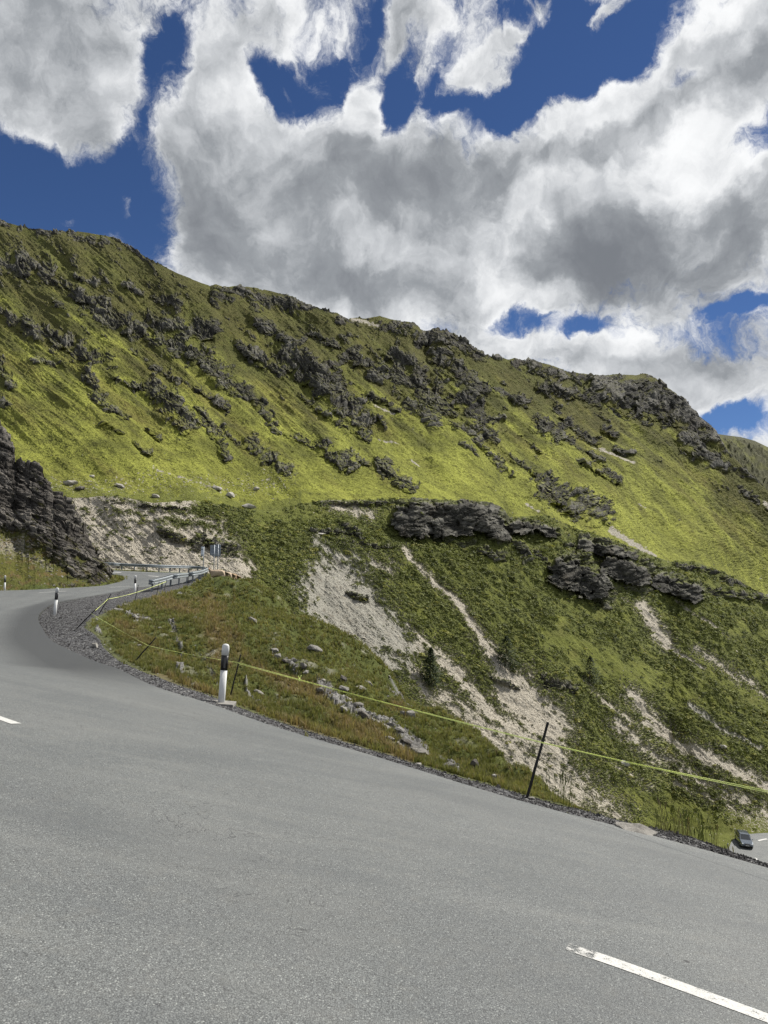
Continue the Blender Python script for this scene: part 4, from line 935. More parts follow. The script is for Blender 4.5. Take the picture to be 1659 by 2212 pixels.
# ------------------------------------------------------------------ road signs seen from behind
M_SIGN = simple('grey sign back', (.30, .35, .42), .5, metal=.3, var=.1, scale=3)
M_POLE = simple('grey pole', (.25, .28, .31), .45, metal=.6, var=.1)
def sign(u, vt_, vb_, pw, ptop, pbot, off, y_, lab, yaw=0.0):
    b_ = at(u - .6, vb_, y_); t0 = at(u + .8, vt_, y_); s_ = empty('road_sign', b_); q = lambda p: Vector(p) - Vector(b_)
    m_ = MB(); m_.tube(q(b_) - Vector((0, 0, .9)), q(t0), .04, n=12); m_.tube(q(t0), q(t0) + Vector((0, 0, .02)), .045, n=12); m_.build('pole', M_POLE, s_, True)
    pc = at(u + off, (ptop + pbot) / 2, y_); hgt = (pbot - ptop) * y_ / F; wd_ = pw * y_ / F; rot = Matrix.Rotation(yaw, 3, 'Z')
    pn = MB(); pn.box(q(pc) + Vector((0, .10, 0)), (wd_, .03, hgt), rot, bevel=.012); panel = pn.build('panel', M_SIGN, s_)
    for k in (-.32, .32):
        cl = MB(); cl.box(q(pc) + Vector((0, .065, k * hgt)), (wd_ * .98, .045, .07), rot, bevel=.008); cl.build('bracket', M_GALV, s_)
    meta(s_, lab, 'road sign', 'road signs behind the guardrail bend')
sign(439.5, 1180.5, 1242, 8, 1181, 1201, -2.6, 68, 'narrow grey road sign on its own pole, leftmost behind the guardrail bend', .9)
sign(462.6, 1177, 1242, 10.5, 1178, 1200, -4.0, 69, 'grey back of the middle road sign of the three behind the guardrail bend')
sign(470.8, 1175.5, 1243, 12.5, 1176.5, 1201.5, -1.2, 67.5, 'grey back of the widest road sign, the one nearest the resting sheep')

# ------------------------------------------------------------------ resting sheep
def wool(name, c):
    m, t = mat_new(name); pos = t.n('ShaderNodeTexCoord').outputs['Object']
    n1, _ = t.noise(pos, 14, 4, .7); out(t, t.mix(t.mr(n1, .3, .7), tuple(k * .72 for k in c), c), 1.0, t.bump(n1, .8, .03), .05); return m
M_WOOL = wool('cream wool', (.62, .50, .37)); M_WOOLB = wool('dark brown wool', (.045, .028, .02)); M_WOOLT = wool('tan wool', (.50, .36, .23))
M_FACE = simple('sheep face', (.42, .27, .18), .9, var=.2); M_FACED = simple('dark sheep face', (.03, .02, .016), .9)
def skin_mesh(name, chains, mat, parent=None, levels=2):
    """chains of (x, y, z, radius) points grown into one continuous surface; the first chain is the trunk, the others start on one of its points"""
    vs, es, rad = [], [], []
    for ch, root in chains:
        prev = root
        for p in ch:
            vs.append(p[:3]); rad.append(p[3]); k = len(vs) - 1
            if prev is not None: es.append((prev, k))
            prev = k
    me = bpy.data.meshes.new(name); me.from_pydata(vs, es, []); me.materials.append(mat)
    o = bpy.data.objects.new(name, me); C.objects.link(o); o.parent = parent
    sk = o.modifiers.new('skin', 'SKIN'); sk.use_smooth_shade = True
    me.skin_vertices[0].data[0].use_root = True
    for k, r_ in enumerate(rad): me.skin_vertices[0].data[k].radius = (r_, r_)
    ss = o.modifiers.new('smooth', 'SUBSURF'); ss.levels = levels; ss.render_levels = levels
    return o
def sheep(u, v, y_, L, rz, wm, fm, lab, flip=1, headup=.18):
    b_ = at(u, v, y_); gz = float(G(b_[0], b_[1])); b_[2] = float(np.clip(b_[2], gz + .04, gz + .22))
    # head end at -x; built at length 1.2 m
    trunk = [(.55, 0, .24, .17), (.42, 0, .30, .25), (.15, 0, .33, .285), (-.15, 0, .33, .275), (-.40, 0, .31, .235), (-.54, -.02, .40, .15), (-.66, -.04, .40 + headup, .105)]
    legs = [([(-.42, -.22, .12, .075), (-.60, -.26, .06, .05), (-.42, -.30, .045, .04)], 4),
            ([(-.42, .22, .12, .075), (-.62, .20, .05, .045), (-.78, .20, .04, .035)], 4),
            ([(.40, -.24, .16, .12), (.18, -.34, .08, .055), (.40, -.42, .045, .042), (.50, -.46, .04, .04)], 1),
            ([(.42, .20, .14, .11), (.26, .30, .08, .055), (.48, .34, .045, .04)], 1), ([(.64, 0, .20, .05), (.70, 0, .10, .035)], 0)]
    o = skin_mesh('sheep', [(trunk, None)] + [(l, r_) for l, r_ in legs], wm)
    sc_ = L / 1.25; o.location = Vector(b_); o.scale = (sc_, sc_ * flip, sc_); o.rotation_euler = (0, 0, rz)
    hz = .40 + headup
    m_ = MB()
    for (x_, z_, ry, rz_) in (): pass
    rings = [[(x_, -.04 + math.cos(a) * wy, z_ + math.sin(a) * wz) for a in [k * math.pi / 5 for k in range(10)]] for x_, z_, wy, wz in ((-.60, hz + .03, .05, .05), (-.66, hz + .035, .082, .085), (-.76, hz + .0, .072, .075), (-.86, hz - .05, .052, .055), (-.92, hz - .08, .040, .042), (-.94, hz - .085, .018, .02))]
    m_.loft(rings); hd = m_.build('head', fm, o, True)
    for s_ in (-1, 1):
        e_ = MB(); e_.loft([[(-.67 + dx * .03, -.04 + s_ * (d_), hz + .07 - .05 * k_ + dz * .018) for dx, dz in ((-1, 0), (0, 1), (1, 0), (0, -1))] for k_, d_ in enumerate((.06, .12, .17))]); e_.build('ear', fm, o, True)
    meta(o, lab, 'sheep', 'sheep resting beyond the guardrail')
    return o
sheep(471.5, 1251.5, 60.5, 1.42, .12, M_WOOL, M_FACE, 'cream sheep lying nearest the guardrail bend, leftmost of the flock')
sheep(488.5, 1251, 62.0, 1.30, .05, M_WOOL, M_FACE, 'cream sheep lying in the middle of the flock with pale legs stretched out')
sheep(500.5, 1250, 63.0, 1.30, -.1, M_WOOLT, M_FACE, 'tan sheep lying in front of the dark brown one', headup=.1)
sheep(507, 1248, 65.5, 1.15, math.pi + .1, M_WOOLB, M_FACED, 'dark brown sheep lying rightmost, behind the tan one', headup=.02)

# ------------------------------------------------------------------ lower road with the car
L1 = [(2000, 1798), (1800, 1796), (1700, 1797), (1659, 1799), (1625, 1801), (1600, 1805), (1584, 1813), (1576, 1828), (1573, 1846), (1577, 1872), (1595, 1910), (1640, 1960)]
L2 = [(2000, 1850), (1850, 1850), (1790, 1851), (1760, 1853), (1735, 1857), (1715, 1863), (1705, 1870), (1700, 1880), (1700, 1890), (1704, 1905), (1715, 1925), (1740, 1960)]
LZ = -40.45
def onplane(u, v, z_): d = ray(u, v); return d * (z_ / d[2])
A1 = crom(np.array([onplane(*p, LZ) for p in L1]), 8); A2 = crom(np.array([onplane(*p, LZ) for p in L2]), 8)
tt_ = np.linspace(0, 1, 9)[None, :, None]; LV = A1[:, None] * (1 - tt_) + A2[:, None] * tt_
z_ = np.zeros(LV.shape[:2]).ravel()
vv_ = np.vstack([LV.reshape(-1, 3), A1 - [0, 0, .6]]); i0_ = np.arange(len(A1)) * 9; j0_ = len(z_) + np.arange(len(A1))
o = mesh_np('road', vv_, np.vstack([grid_faces(*LV.shape[:2]), np.c_[i0_[:-1], i0_[1:], j0_[1:], j0_[:-1]]]), MAT_ASPHALT, attrs={'lane': np.zeros(len(vv_)), 'edge': np.zeros(len(vv_)), 'tar': np.zeros(len(vv_))}); meta(o, kind='structure')
def lmark(pts, wd):
    P_ = np.array([onplane(u, v, LZ + .02) for u, v in pts]); T_ = np.gradient(P_, axis=0); T_ /= np.linalg.norm(T_, axis=1, keepdims=True); N_ = np.c_[-T_[:, 1], T_[:, 0], T_[:, 0] * 0] * wd / 2
    V = np.stack([P_ + N_, P_ - N_], 1).reshape(-1, 3); o = mesh_np('road_marking', V, grid_faces(len(P_), 2), MAT_PAINT, attrs={'wear': np.full(len(V), .2)}); meta(o, kind='structure')
lmark([(1638, 1816), (1648, 1813.5), (1657, 1812)], .35); lmark([(1620.5, 1832), (1622, 1828), (1625, 1824)], .3); lmark([(1632, 1853), (1636, 1859), (1641, 1864)], .3)

M_CAR = simple('silver blue car paint', (.16, .19, .225), .22, metal=.6, spec=.6, var=.03, **{'Coat Weight': .8, 'Coat Roughness': .05})
M_GLASS = simple('dark car glass', (.02, .025, .03), .05, spec=.9)
M_TYRE = simple('black tyre', (.018, .018, .018), .8); M_RIM = simple('alloy rim', (.5, .5, .52), .3, metal=.9)
M_LAMP = simple('clear headlight', (.85, .88, .92), .1, spec=.9); M_PLATE = simple('white number plate', (.8, .8, .78), .4)
M_DARK = simple('black grille', (.01, .01, .01), .5)
cp = onplane(1607, 1822.5, LZ); car = empty('car', cp, R(-90 - 14) + math.pi / 2 * 0); meta(car, 'dark silver estate car driving round the bend of the lower road', 'car')
def sec(x, w, z0_, z1_, n=.10, tw=None):
    tw = w * .93 if tw is None else tw
    return [(x, -w, z0_), (x, -w, (z0_ + z1_) / 2), (x, -w * .985, z1_ - n), (x, -tw, z1_), (x, tw, z1_), (x, w * .985, z1_ - n), (x, w, (z0_ + z1_) / 2), (x, w, z0_)]
# +x is the front
m_ = MB(); m_.loft([sec(-2.25, .74, .42, .86), sec(-2.15, .84, .30, .98), sec(-1.6, .89, .24, 1.0), sec(-.5, .90, .24, 1.0), (sec(.6, .90, .24, 1.0)), sec(1.1, .89, .24, .97), sec(1.7, .88, .26, .90), sec(2.08, .82, .30, .78), sec(2.22, .72, .36, .64)])
body = m_.build('car_body', M_CAR, car); bv = body.modifiers.new('round', 'BEVEL'); bv.width = .04; bv.segments = 2
m_ = MB(); m_.loft([sec(-2.05, .74, .985, 1.04, .02, .70), sec(-1.75, .76, .985, 1.40, .06, .60), sec(-1.3, .77, .985, 1.47, .06, .60), sec(-.3, .77, .985, 1.49, .06, .61), sec(.25, .77, .985, 1.45, .06, .60), sec(1.05, .74, .955, 1.0, .01, .70)])
m_.build('windows', M_GLASS, car)
m_ = MB(); m_.loft([sec(-1.85, .62, 1.37, 1.415, .01, .58), sec(-1.3, .63, 1.45, 1.50, .01, .60), sec(-.3, .64, 1.47, 1.52, .01, .61), sec(.28, .62, 1.43, 1.475, .01, .59)])
m_.build('roof', M_CAR, car)
for s_ in (-1, 1):
    for x_ in (-.45,):
        m_ = MB(); m_.loft([[(x_ - .04, s_ * .775, .98), (x_ + .04, s_ * .775, .98), (x_ + .04, s_ * .79, 1.0), (x_ - .04, s_ * .79, 1.0)], [(x_ - .04, s_ * .61, 1.46), (x_ + .04, s_ * .61, 1.46), (x_ + .04, s_ * .635, 1.48), (x_ - .04, s_ * .635, 1.48)]]); m_.build('door_pillar', M_CAR, car)
    m_ = MB(); m_.loft([[(1.03, s_ * .70, .99), (1.12, s_ * .70, .97), (1.12, s_ * .77, .97), (1.03, s_ * .77, .99)], [(.20, s_ * .57, 1.44), (.29, s_ * .57, 1.43), (.29, s_ * .63, 1.43), (.20, s_ * .63, 1.44)]]); m_.build('windscreen_pillar', M_CAR, car)
    m_ = MB(); m_.box((2.07, s_ * .60, .70), (.22, .30, .12), Matrix.Rotation(s_ * -.5, 3, 'Z'), bevel=.03); m_.build('headlight', M_LAMP, car)
    m_ = MB(); m_.box((.85, s_ * .98, 1.0), (.12, .18, .12), bevel=.03); m_.build('wing_mirror', M_CAR, car)
    for x_ in (-1.4, 1.38):
        m_ = MB(); m_.tube((x_, s_ * .70, .32), (x_, s_ * .905, .32), .325, n=24); wl = m_.build('wheel', M_TYRE, car)
        m_ = MB(); m_.tube((x_, s_ * .88, .32), (x_, s_ * .92, .32), .20, .16, n=12); m_.build('rim', M_RIM, wl)
m_ = MB(); m_.box((2.19, 0, .64), (.10, .72, .14), bevel=.02); m_.build('grille', M_DARK, car)
m_ = MB(); m_.box((2.18, 0, .40), (.12, 1.2, .14), bevel=.02); m_.build('lower_grille', M_DARK, car)
m_ = MB(); m_.box((2.255, 0, .52), (.02, .50, .10)); m_.build('number_plate', M_PLATE, car)
# ------------------------------------------------------------------ boulders
def rock_mat(name, a, b_, c):
    m, t = mat_new(name); pos = t.n('ShaderNodeNewGeometry').outputs['Position']; tone = t.attr('tone')
    n1, _ = t.noise(pos, 3.0, 7, .68); n2, _ = t.noise(pos, 22.0, 5, .7)
    col = t.mix(t.mr(n1, .32, .68), a, b_); col = t.mix(t.mr(n2, .54, .68, 0, .6), col, c); col = t.mix(t.mr(n2, .42, .30, 0, .6), col, tuple(k * .35 for k in a))
    col = t.mix(tone, t.mix(1.0, col, (.62, .60, .58), 'MULTIPLY'), t.mix(1.0, col, (1.25, 1.22, 1.16), 'MULTIPLY'))
    out(t, col, .92, t.bump(t.m('ADD', n1, t.m('MULTIPLY', n2, .4)), .8, .05), .2); return m
M_ROCK = rock_mat('lichened grey rock', (.19, .185, .175), (.34, .335, .32), (.52, .51, .49))
M_ROCKD = rock_mat('dark rock', (.07, .066, .062), (.17, .16, .15), (.30, .29, .27))
M_PALE = rock_mat('pale boulder', (.34, .33, .31), (.52, .51, .48), (.66, .65, .62))
M_SCREE = rock_mat('pale scree stone', (.36, .335, .29), (.55, .52, .46), (.66, .64, .60))
def hull_rock(seed, n=16, flat=.6, sub=False):
    rg = random.Random(seed); b_ = bmesh.new()
    for _ in range(n):
        v_ = Vector((rg.gauss(0, 1), rg.gauss(0, 1), rg.gauss(0, 1))).normalized() * rg.uniform(.8, 1.0)
        b_.verts.new((v_.x * .5, v_.y * .40, v_.z * .5 * flat))
    r_ = bmesh.ops.convex_hull(b_, input=b_.verts); bmesh.ops.delete(b_, geom=[g for g in r_['geom_interior'] if isinstance(g, bmesh.types.BMVert)], context='VERTS')
    bmesh.ops.triangulate(b_, faces=b_.faces)
    if sub:
        bmesh.ops.bevel(b_, geom=list(b_.edges), offset=.018, segments=1, affect='EDGES')
        bmesh.ops.triangulate(b_, faces=b_.faces); bmesh.ops.subdivide_edges(b_, edges=[e_ for e_ in b_.edges if e_.calc_length() > .12], cuts=2, use_grid_fill=True)
        bmesh.ops.triangulate(b_, faces=b_.faces)
        from mathutils import noise as mn
        for v_ in b_.verts:
            q = v_.co * 5 + Vector((seed, 0, 0)); v_.co += v_.co.normalized() * (mn.noise(q) * .035 + mn.noise(q * 3) * .015 + (abs(mn.noise(Vector((q.x * .5, q.y * .5, q.z * 4)))) - .2) * .03)
    b_.normal_update(); vs = np.array([v_.co[:] for v_ in b_.verts]); b_.verts.index_update(); fs_ = np.array([[v_.index for v_ in f_.verts] for f_ in b_.faces]); b_.free(); return vs, fs_
tmplB = [hull_rock(s_, 18, .62, True) for s_ in range(11, 19)]
# (u, v of the foot's middle, width in the photo, height ratio, tilt degrees, material, label)
BANK_B = [(680, 1408, 42, .42, 18, 0, 'large flat grey slab lying alone on the grass below the crest of the near bank'), (545, 1343, 26, .55, 25, 0, 'pale tilted slab high on the near bank, well above the nearest delineator post'),
    (593, 1409, 20, .6, 10, 0, 'rounded grey boulder at the upper end of the row on the bank crest'), (600, 1423, 22, .7, -10, 0, 'grey boulder second in the row down the bank crest'), (614, 1430, 16, .6, 20, 1, 'dark boulder in the middle of the row down the bank crest'),
    (634, 1430, 20, .6, 0, 0, 'pale square boulder ending the row of five on the bank crest'), (655, 1444, 20, .8, 30, 0, 'upright pale boulder below the row on the bank crest'), (660, 1456, 18, .6, -15, 0, 'small pale boulder touching the foot of the upright one'),
    (559, 1499, 28, .35, 28, 0, 'thin tilted grey slab in rusty grass right of the nearest delineator post'), (691, 1495, 18, .9, 10, 0, 'rounded pale boulder just under the tape knot'), (740, 1473, 22, .8, 45, 1, 'dark pointed slab standing at the top of the rock pile'),
    (744, 1492, 32, .4, 15, 0, 'long flat slab just under the dark pointed one, crossed by the tape'), (780, 1490, 36, .3, 20, 0, 'long thin pale slab at the upper right of the rock pile'), (797, 1479, 26, .35, 25, 0, 'thin slab highest on the right edge of the rock pile'),
    (751, 1516, 30, .45, 30, 0, 'tilted slab in the upper middle of the rock pile below the tape'), (744, 1537, 24, .6, 35, 0, 'block at the left edge of the rock pile'), (773, 1529, 30, .55, 0, 0, 'rounded cap stone on top of the dark block in the rock pile'),
    (787, 1550, 38, .5, 32, 1, 'dark tilted block under the cap stone'), (812, 1562, 28, .35, 28, 0, 'flat slab below the dark tilted block'), (836, 1576, 34, .35, 25, 0, 'wide flat slab at the centre of the rock pile'), (863, 1580, 30, .4, 20, 0, 'grey slab at the right of the centre of the rock pile'),
    (886, 1552, 26, .9, 40, 0, 'tall pale boulder leaning on the right edge of the rock pile'), (871, 1545, 16, .8, 10, 0, 'small boulder left of the tall leaning one'), (879, 1606, 34, .35, 22, 1, 'dark slab lying on the largest pale rock'), (840, 1600, 26, .5, 10, 0, 'block at the lower left of the rock pile'),
    (862, 1612, 24, .5, 30, 0, 'small block left of the largest pale rock'), (907, 1631, 48, .38, 12, 0, 'largest pale flat rock at the lower end of the rock pile'), (904, 1655, 20, .5, 0, 0, 'small pale stone between the rock pile and the gravel'), (1024, 1655, 23, .85, 5, 1, 'square boulder with a dark left face standing alone by the gravel'),
    (973, 1664, 44, .5, 10, 0, 'broad half buried boulder left of the square dark faced one'), (684, 1574, 15, .6, 0, 0, 'small pale stone in the rusty grass above the gravel'), (1375, 1806, 108, .30, 12, 0, 'broad pale boulder breaking through the gravel edge at the right'),
    (1207, 1692, 20, .6, 20, 0, 'grey boulder at the crest right of the tall stake'), (1147, 1727, 18, .5, 0, 0, 'small pale stone at the foot of the tall stake'), (274, 1311, 22, .45, 10, 0, 'flat pale stone at the top edge of the gravel pad'), (293, 1336, 20, .5, 35, 0, 'tilted pale slab in the grass right of the gravel pad'),
    (261, 1322, 22, .4, 5, 0, 'flat grey stone between the leaning stakes and the bank'), (205, 1398, 20, .6, 30, 0, 'pale stone at the lower edge of the gravel pad'), (300, 1400, 13, .9, 0, 0, 'small upright stone just above the stake with the strong lean'), (374, 1369, 16, .5, 20, 0, 'pale stone left of the bare earth streak on the bank'), (344, 1360, 12, .7, 0, 0, 'smallest pale stone in the middle of the near bank')]
PAST_B = [(469, 1058, 31, .42, 14, 0, 'long pale boulder on the sunlit pasture, left of a rounder one'), (497, 1071, 25, .65, 10, 0, 'rounded boulder touching the right end of the long pale one on the pasture'), (536, 1095, 38, .35, 0, 0, 'flat dark boulder on the brink of the shelf below the pasture boulders'),
    (152, 1044, 34, .4, -5, 0, 'large white boulder at the foot of the pasture beside the rock bluff'), (172, 1056, 28, .4, 0, 1, 'dark green grey boulder just under the large white one'), (553, 1059, 16, .7, 0, 0, 'small boulder on the pasture right of the rounded one'), (335, 1074, 20, .6, 10, 0, 'grey boulder on the shelf brink above the left scree'),
    (258, 1048, 26, .35, 20, 0, 'low pink grey boulder among small white stones on the pasture'), (197, 1021, 14, .6, 0, 0, 'small white boulder upslope of the large white one')]
HILL_B = [(1344, 1655, 28, .5, 10, 0, 'white topped boulder among dark bushes right of the tall stake'), (1561, 1618, 19, .6, 10, 0, 'pale boulder at the end of the narrow stone chute at the right'), (690, 1152, 36, .14, 3, 0, 'thin white ledge of rock on the hillside right of the signs')]
def boulder(P_, u, v, wpx, hr, tilt, mi, lab, i, sink=.30):
    mpp_ = P_[1] / F; w_ = wpx * mpp_; vs, fs_ = tmplB[i % len(tmplB)]
    o = mesh_np('boulder', vs, fs_, M_ROCKD if mi else (M_PALE if mi is None else M_ROCK), attrs={'tone': np.full(len(vs), .35 + .5 * ((i * 37) % 10) / 10)})
    sz = w_ * hr / .62 * 1.05; o.scale = (w_ * 1.04, w_ * (.75 if hr < .6 else .95), sz)
    o.rotation_euler = (R(8), R(tilt), R((i * 53) % 40 - 20)); o.location = Vector(P_) + Vector((0, 0, w_ * hr * (.5 - sink * .6)))
    meta(o, lab, 'boulder'); return o
for i, (u, v, wpx, hr, tl, mi, lab) in enumerate(BANK_B): boulder(hitG(u, v), u, v, wpx, hr, tl, mi, lab, i)
for i, (u, v, wpx, hr, tl, mi, lab) in enumerate(PAST_B): boulder(on_grid(FARG, u, v), u, v, wpx, hr, tl, mi or None, lab, i + 3)
for i, (u, v, wpx, hr, tl, mi, lab) in enumerate(HILL_B): boulder(on_grid(HILL, u, v), u, v, wpx, hr, tl, mi or None, lab, i + 5)

# ------------------------------------------------------------------ scattering many small things into one mesh
def scatter(name, tmpls, pos, scale, mat, attrs=None, tilt=.5, yaw=None, smooth=False, upv=None):
    n = len(pos); scale = np.broadcast_to(np.asarray(scale, float).reshape(n, -1), (n, 3)); Vs, Fs, At, base = [], [], {k: [] for k in (attrs or {})}, 0
    which = rng.integers(0, len(tmpls), n)
    for ti, (tv, tf_) in enumerate(tmpls):
        ix = np.where(which == ti)[0]
        if not len(ix): continue
        yw = rng.uniform(0, 2 * np.pi, len(ix)) if yaw is None else yaw[ix]; tx = rng.normal(0, tilt, len(ix)); ty = rng.normal(0, tilt, len(ix))
        cz, sz = np.cos(yw), np.sin(yw); cx, sx_ = np.cos(tx), np.sin(tx); cy, sy_ = np.cos(ty), np.sin(ty); o_ = np.zeros_like(cz); l_ = o_ + 1
        Rz = np.stack([cz, -sz, o_, sz, cz, o_, o_, o_, l_], -1).reshape(-1, 3, 3); Rx = np.stack([l_, o_, o_, o_, cx, -sx_, o_, sx_, cx], -1).reshape(-1, 3, 3); Ry = np.stack([cy, o_, sy_, o_, l_, o_, -sy_, o_, cy], -1).reshape(-1, 3, 3)
        Rm = Rx @ Ry @ Rz
        V = np.einsum('nij,nvj->nvi', Rm, tv[None] * scale[ix][:, None]) + pos[ix][:, None]
        Fq = tf_[None] + (np.arange(len(ix)) * len(tv))[:, None, None] + base
        Vs.append(V.reshape(-1, 3)); Fs.append(Fq.reshape(-1, tf_.shape[1])); base += V.shape[0] * V.shape[1]
        for k in At: At[k].append(np.repeat(attrs[k][ix], len(tv)))
    return mesh_np(name, np.concatenate(Vs), np.concatenate(Fs), mat, attrs={k: np.concatenate(v_) for k, v_ in At.items()}, smooth=smooth)
tmplS = [hull_rock(s_, 9, .7) for s_ in range(31, 37)]
def pick(weight, n):
    wf = weight.ravel(); cdf = np.cumsum(wf); return np.searchsorted(cdf, rng.uniform(0, cdf[-1], n))
# gravel along the asphalt and on the pad
gw = (gravel > .4) * (Y < 45) * ((U > -60) & (U < 1720)) * (V_ < 1960)
ix = pick(gw * 1.0, 26000); gp = GP.reshape(-1, 3)[ix].copy(); yv = gp[:, 1]; gp[:, :2] += rng.normal(0, .02, (len(ix), 2)) * np.minimum(yv, 20)[:, None] / 10; ok = ~inpoly(gp[:, 0], gp[:, 1], road_poly); ix = ix[ok]; gp = gp[ok]; yv = yv[ok]
gs = rng.lognormal(-3.75, .40, len(ix)) * np.clip(yv / 14, 1, 1.6)
M_GRAV = rock_mat('dark gravel stone', (.035, .035, .038), (.11, .11, .115), (.22, .22, .215))
o = scatter('gravel', tmplS, gp, np.c_[gs, gs, gs * .8], M_GRAV, {'tone': rng.uniform(0, 1, len(ix)) ** 2.6}, .6); meta(o, 'dark crushed gravel along the asphalt edge and inside the hairpin', kind='stuff')
# loose stones in the bank
bw = np.clip(rk + dirt * .45 + .03, 0, 1) * bank * (Y < 70) * (U > 150) * (U < 1700)
ix = pick(bw, 12000); bp = GP.reshape(-1, 3)[ix]; px_s = rng.lognormal(.75, .55, len(ix)); bs = np.clip(px_s, .8, 11) * bp[:, 1] / F * 1.3
o = scatter('stones', tmplS, bp, np.c_[bs * 1.2, bs, bs * .55], M_ROCK, {'tone': rng.uniform(0, 1, len(ix))}, .35); meta(o, 'loose broken stones lying in the near bank', kind='stuff')
# scree stones on the hillside
def hill_pts(weight, n):
    ix = pick(weight, n); p = HILL['P'].reshape(-1, 3)[ix]; return ix, p
vis = (VM < ip(u_m, VB)[None] + 12) & (UM > 140) & (UM < 1700)
ix, hp = hill_pts((screem ** 1.5 + .015) * vis * (1 - flat), 21000); px_s = np.clip(rng.lognormal(.55, .5, len(ix)), .7, 8); hs = px_s * hp[:, 1] / F
o = scatter('scree', tmplS, hp, np.c_[hs * 1.3, hs, hs * .7], M_SCREE, {'tone': np.clip(rng.normal(.45, .3, len(ix)), 0, 1)}, .4); meta(o, 'pale scree stones spilling down the gullies of the lower hillside', kind='stuff')
# white stones on the pasture
wgt = np.exp(-((FARG['V'] - 1050) / 22.0) ** 2) * (UU > 110) * (UU < 640) * 2.0 * (.2 + sst(fbm(UU / 30, VV / 10, 4, 500), -.1, .5)) + .012 * (s_c < .5) * (s_c > .01) * (UU > 0) + .25 * (FARG['rock'] > .2) * (FARG['rock'] < .8) * (s_c < .6) * .15
wgt = wgt * (s_c > 0.0); ix = pick(wgt, 2200); fp = FARG['P'].reshape(-1, 3)[ix]; fs2 = np.clip(rng.lognormal(.45, .55, len(ix)), .7, 8) * fp[:, 1] / F
o = scatter('stones', tmplS, fp, np.c_[fs2 * 1.4, fs2, fs2 * .8], M_ROCK, {'tone': rng.uniform(.5, 1, len(ix))}, .3); o.data.materials[0] = M_PALE; meta(o, 'small white stones sprinkled over the sunlit pasture', kind='stuff')
# stones on the talus under the bluff
wgt = (screeb * .8 + grassb * .06) * (UB > -20); ix = pick(wgt, 1500); fp = P.reshape(-1, 3)[ix] if False else BLUFF['P'].reshape(-1, 3)[ix]; fs2 = np.clip(rng.lognormal(.8, .6, len(ix)), .8, 10) * fp[:, 1] / F
o = scatter('stones', tmplS, fp, np.c_[fs2 * 1.3, fs2, fs2 * .6], M_ROCK, {'tone': rng.uniform(0, .7, len(ix))}, .35); meta(o, 'broken stones on the talus under the dark rock bluff', kind='stuff')

# ------------------------------------------------------------------ junipers and alpenrose on the lower hillside
def leaf_mat(name, a, b_, c, trans=.35):
    m, t = mat_new(name); tone = t.attr('tone'); dr = t.attr('dry')
    col = t.mix(tone, a, b_); col = t.mix(dr, col, c); col = t.mix(1.0, col, (ALB, ALB, ALB), 'MULTIPLY')
    df = t.n('ShaderNodeBsdfPrincipled', {'Base Color': col, 'Roughness': .7, 'Specular IOR Level': .2}); tl = t.n('ShaderNodeBsdfTranslucent', {0: t.mix(1.0, col, (1.15, 1.2, .7), 'MULTIPLY')})
    mx = t.n('ShaderNodeMixShader', {0: trans, 1: df.outputs[0], 2: tl.outputs[0]}); t.n('ShaderNodeOutputMaterial', {0: mx.outputs[0]}); return m
M_SHRUB = leaf_mat('juniper', (.074, .092, .028), (.25, .275, .074), (.34, .33, .09), .25)
def clump(seed, n=26):
    r_ = np.random.default_rng(seed); V, Fq = [], []
    for k in range(n):
        th = r_.uniform(0, 2 * np.pi); ph = np.arccos(r_.uniform(0.0, 1)); d = np.array([np.cos(th) * np.sin(ph), np.sin(th) * np.sin(ph), np.cos(ph)]); c = d * r_.uniform(.65, 1) * np.array([.5, .42, .34])
        nn = d + r_.normal(0, .35, 3); nn /= np.linalg.norm(nn); a = np.cross(nn, r_.normal(0, 1, 3)); a /= np.linalg.norm(a); b_ = np.cross(nn, a); s1, s2 = r_.uniform(.10, .19), r_.uniform(.05, .11)
        for q in ((-s1, -s2 * .3), (0, -s2), (s1, 0), (0, s2)): V.append(c + a * q[0] + b_ * q[1])
        Fq.append([4 * k, 4 * k + 1, 4 * k + 2, 4 * k + 3])
    return np.array(V), np.array(Fq)
tmplC = [clump(s_) for s_ in range(60, 66)]
tmplC = [(tv * [1, 1, 1], tf_) for tv, tf_ in tmplC]
ix, hp = hill_pts(np.clip(shr * 1.4 - .45, 0, 1) ** 1.5 * vis * (1 - rockm) * (1 - sst(VM - vb[None], -12, 0)) + .004 * vis * (1 - flat), 13000)
sz = np.clip(rng.lognormal(2.05, .40, len(ix)), 3, 20) * hp[:, 1] / F
tn = np.clip(.45 + .35 * rng.normal(0, 1, len(ix)) * .6 + .5 * fbm(UM.ravel()[ix] / 60, VM.ravel()[ix] / 30, 3, 600), 0, 1)
o = scatter('shrubs', tmplC, hp + np.array([0, 0, .0]), np.c_[sz * 1.35, sz, sz * .85], M_SHRUB, {'tone': tn, 'dry': (rng.uniform(0, 1, len(ix)) < .10) * .8}, .25); meta(o, 'dark green juniper and alpenrose scrub carpeting the lower hillside', kind='stuff')

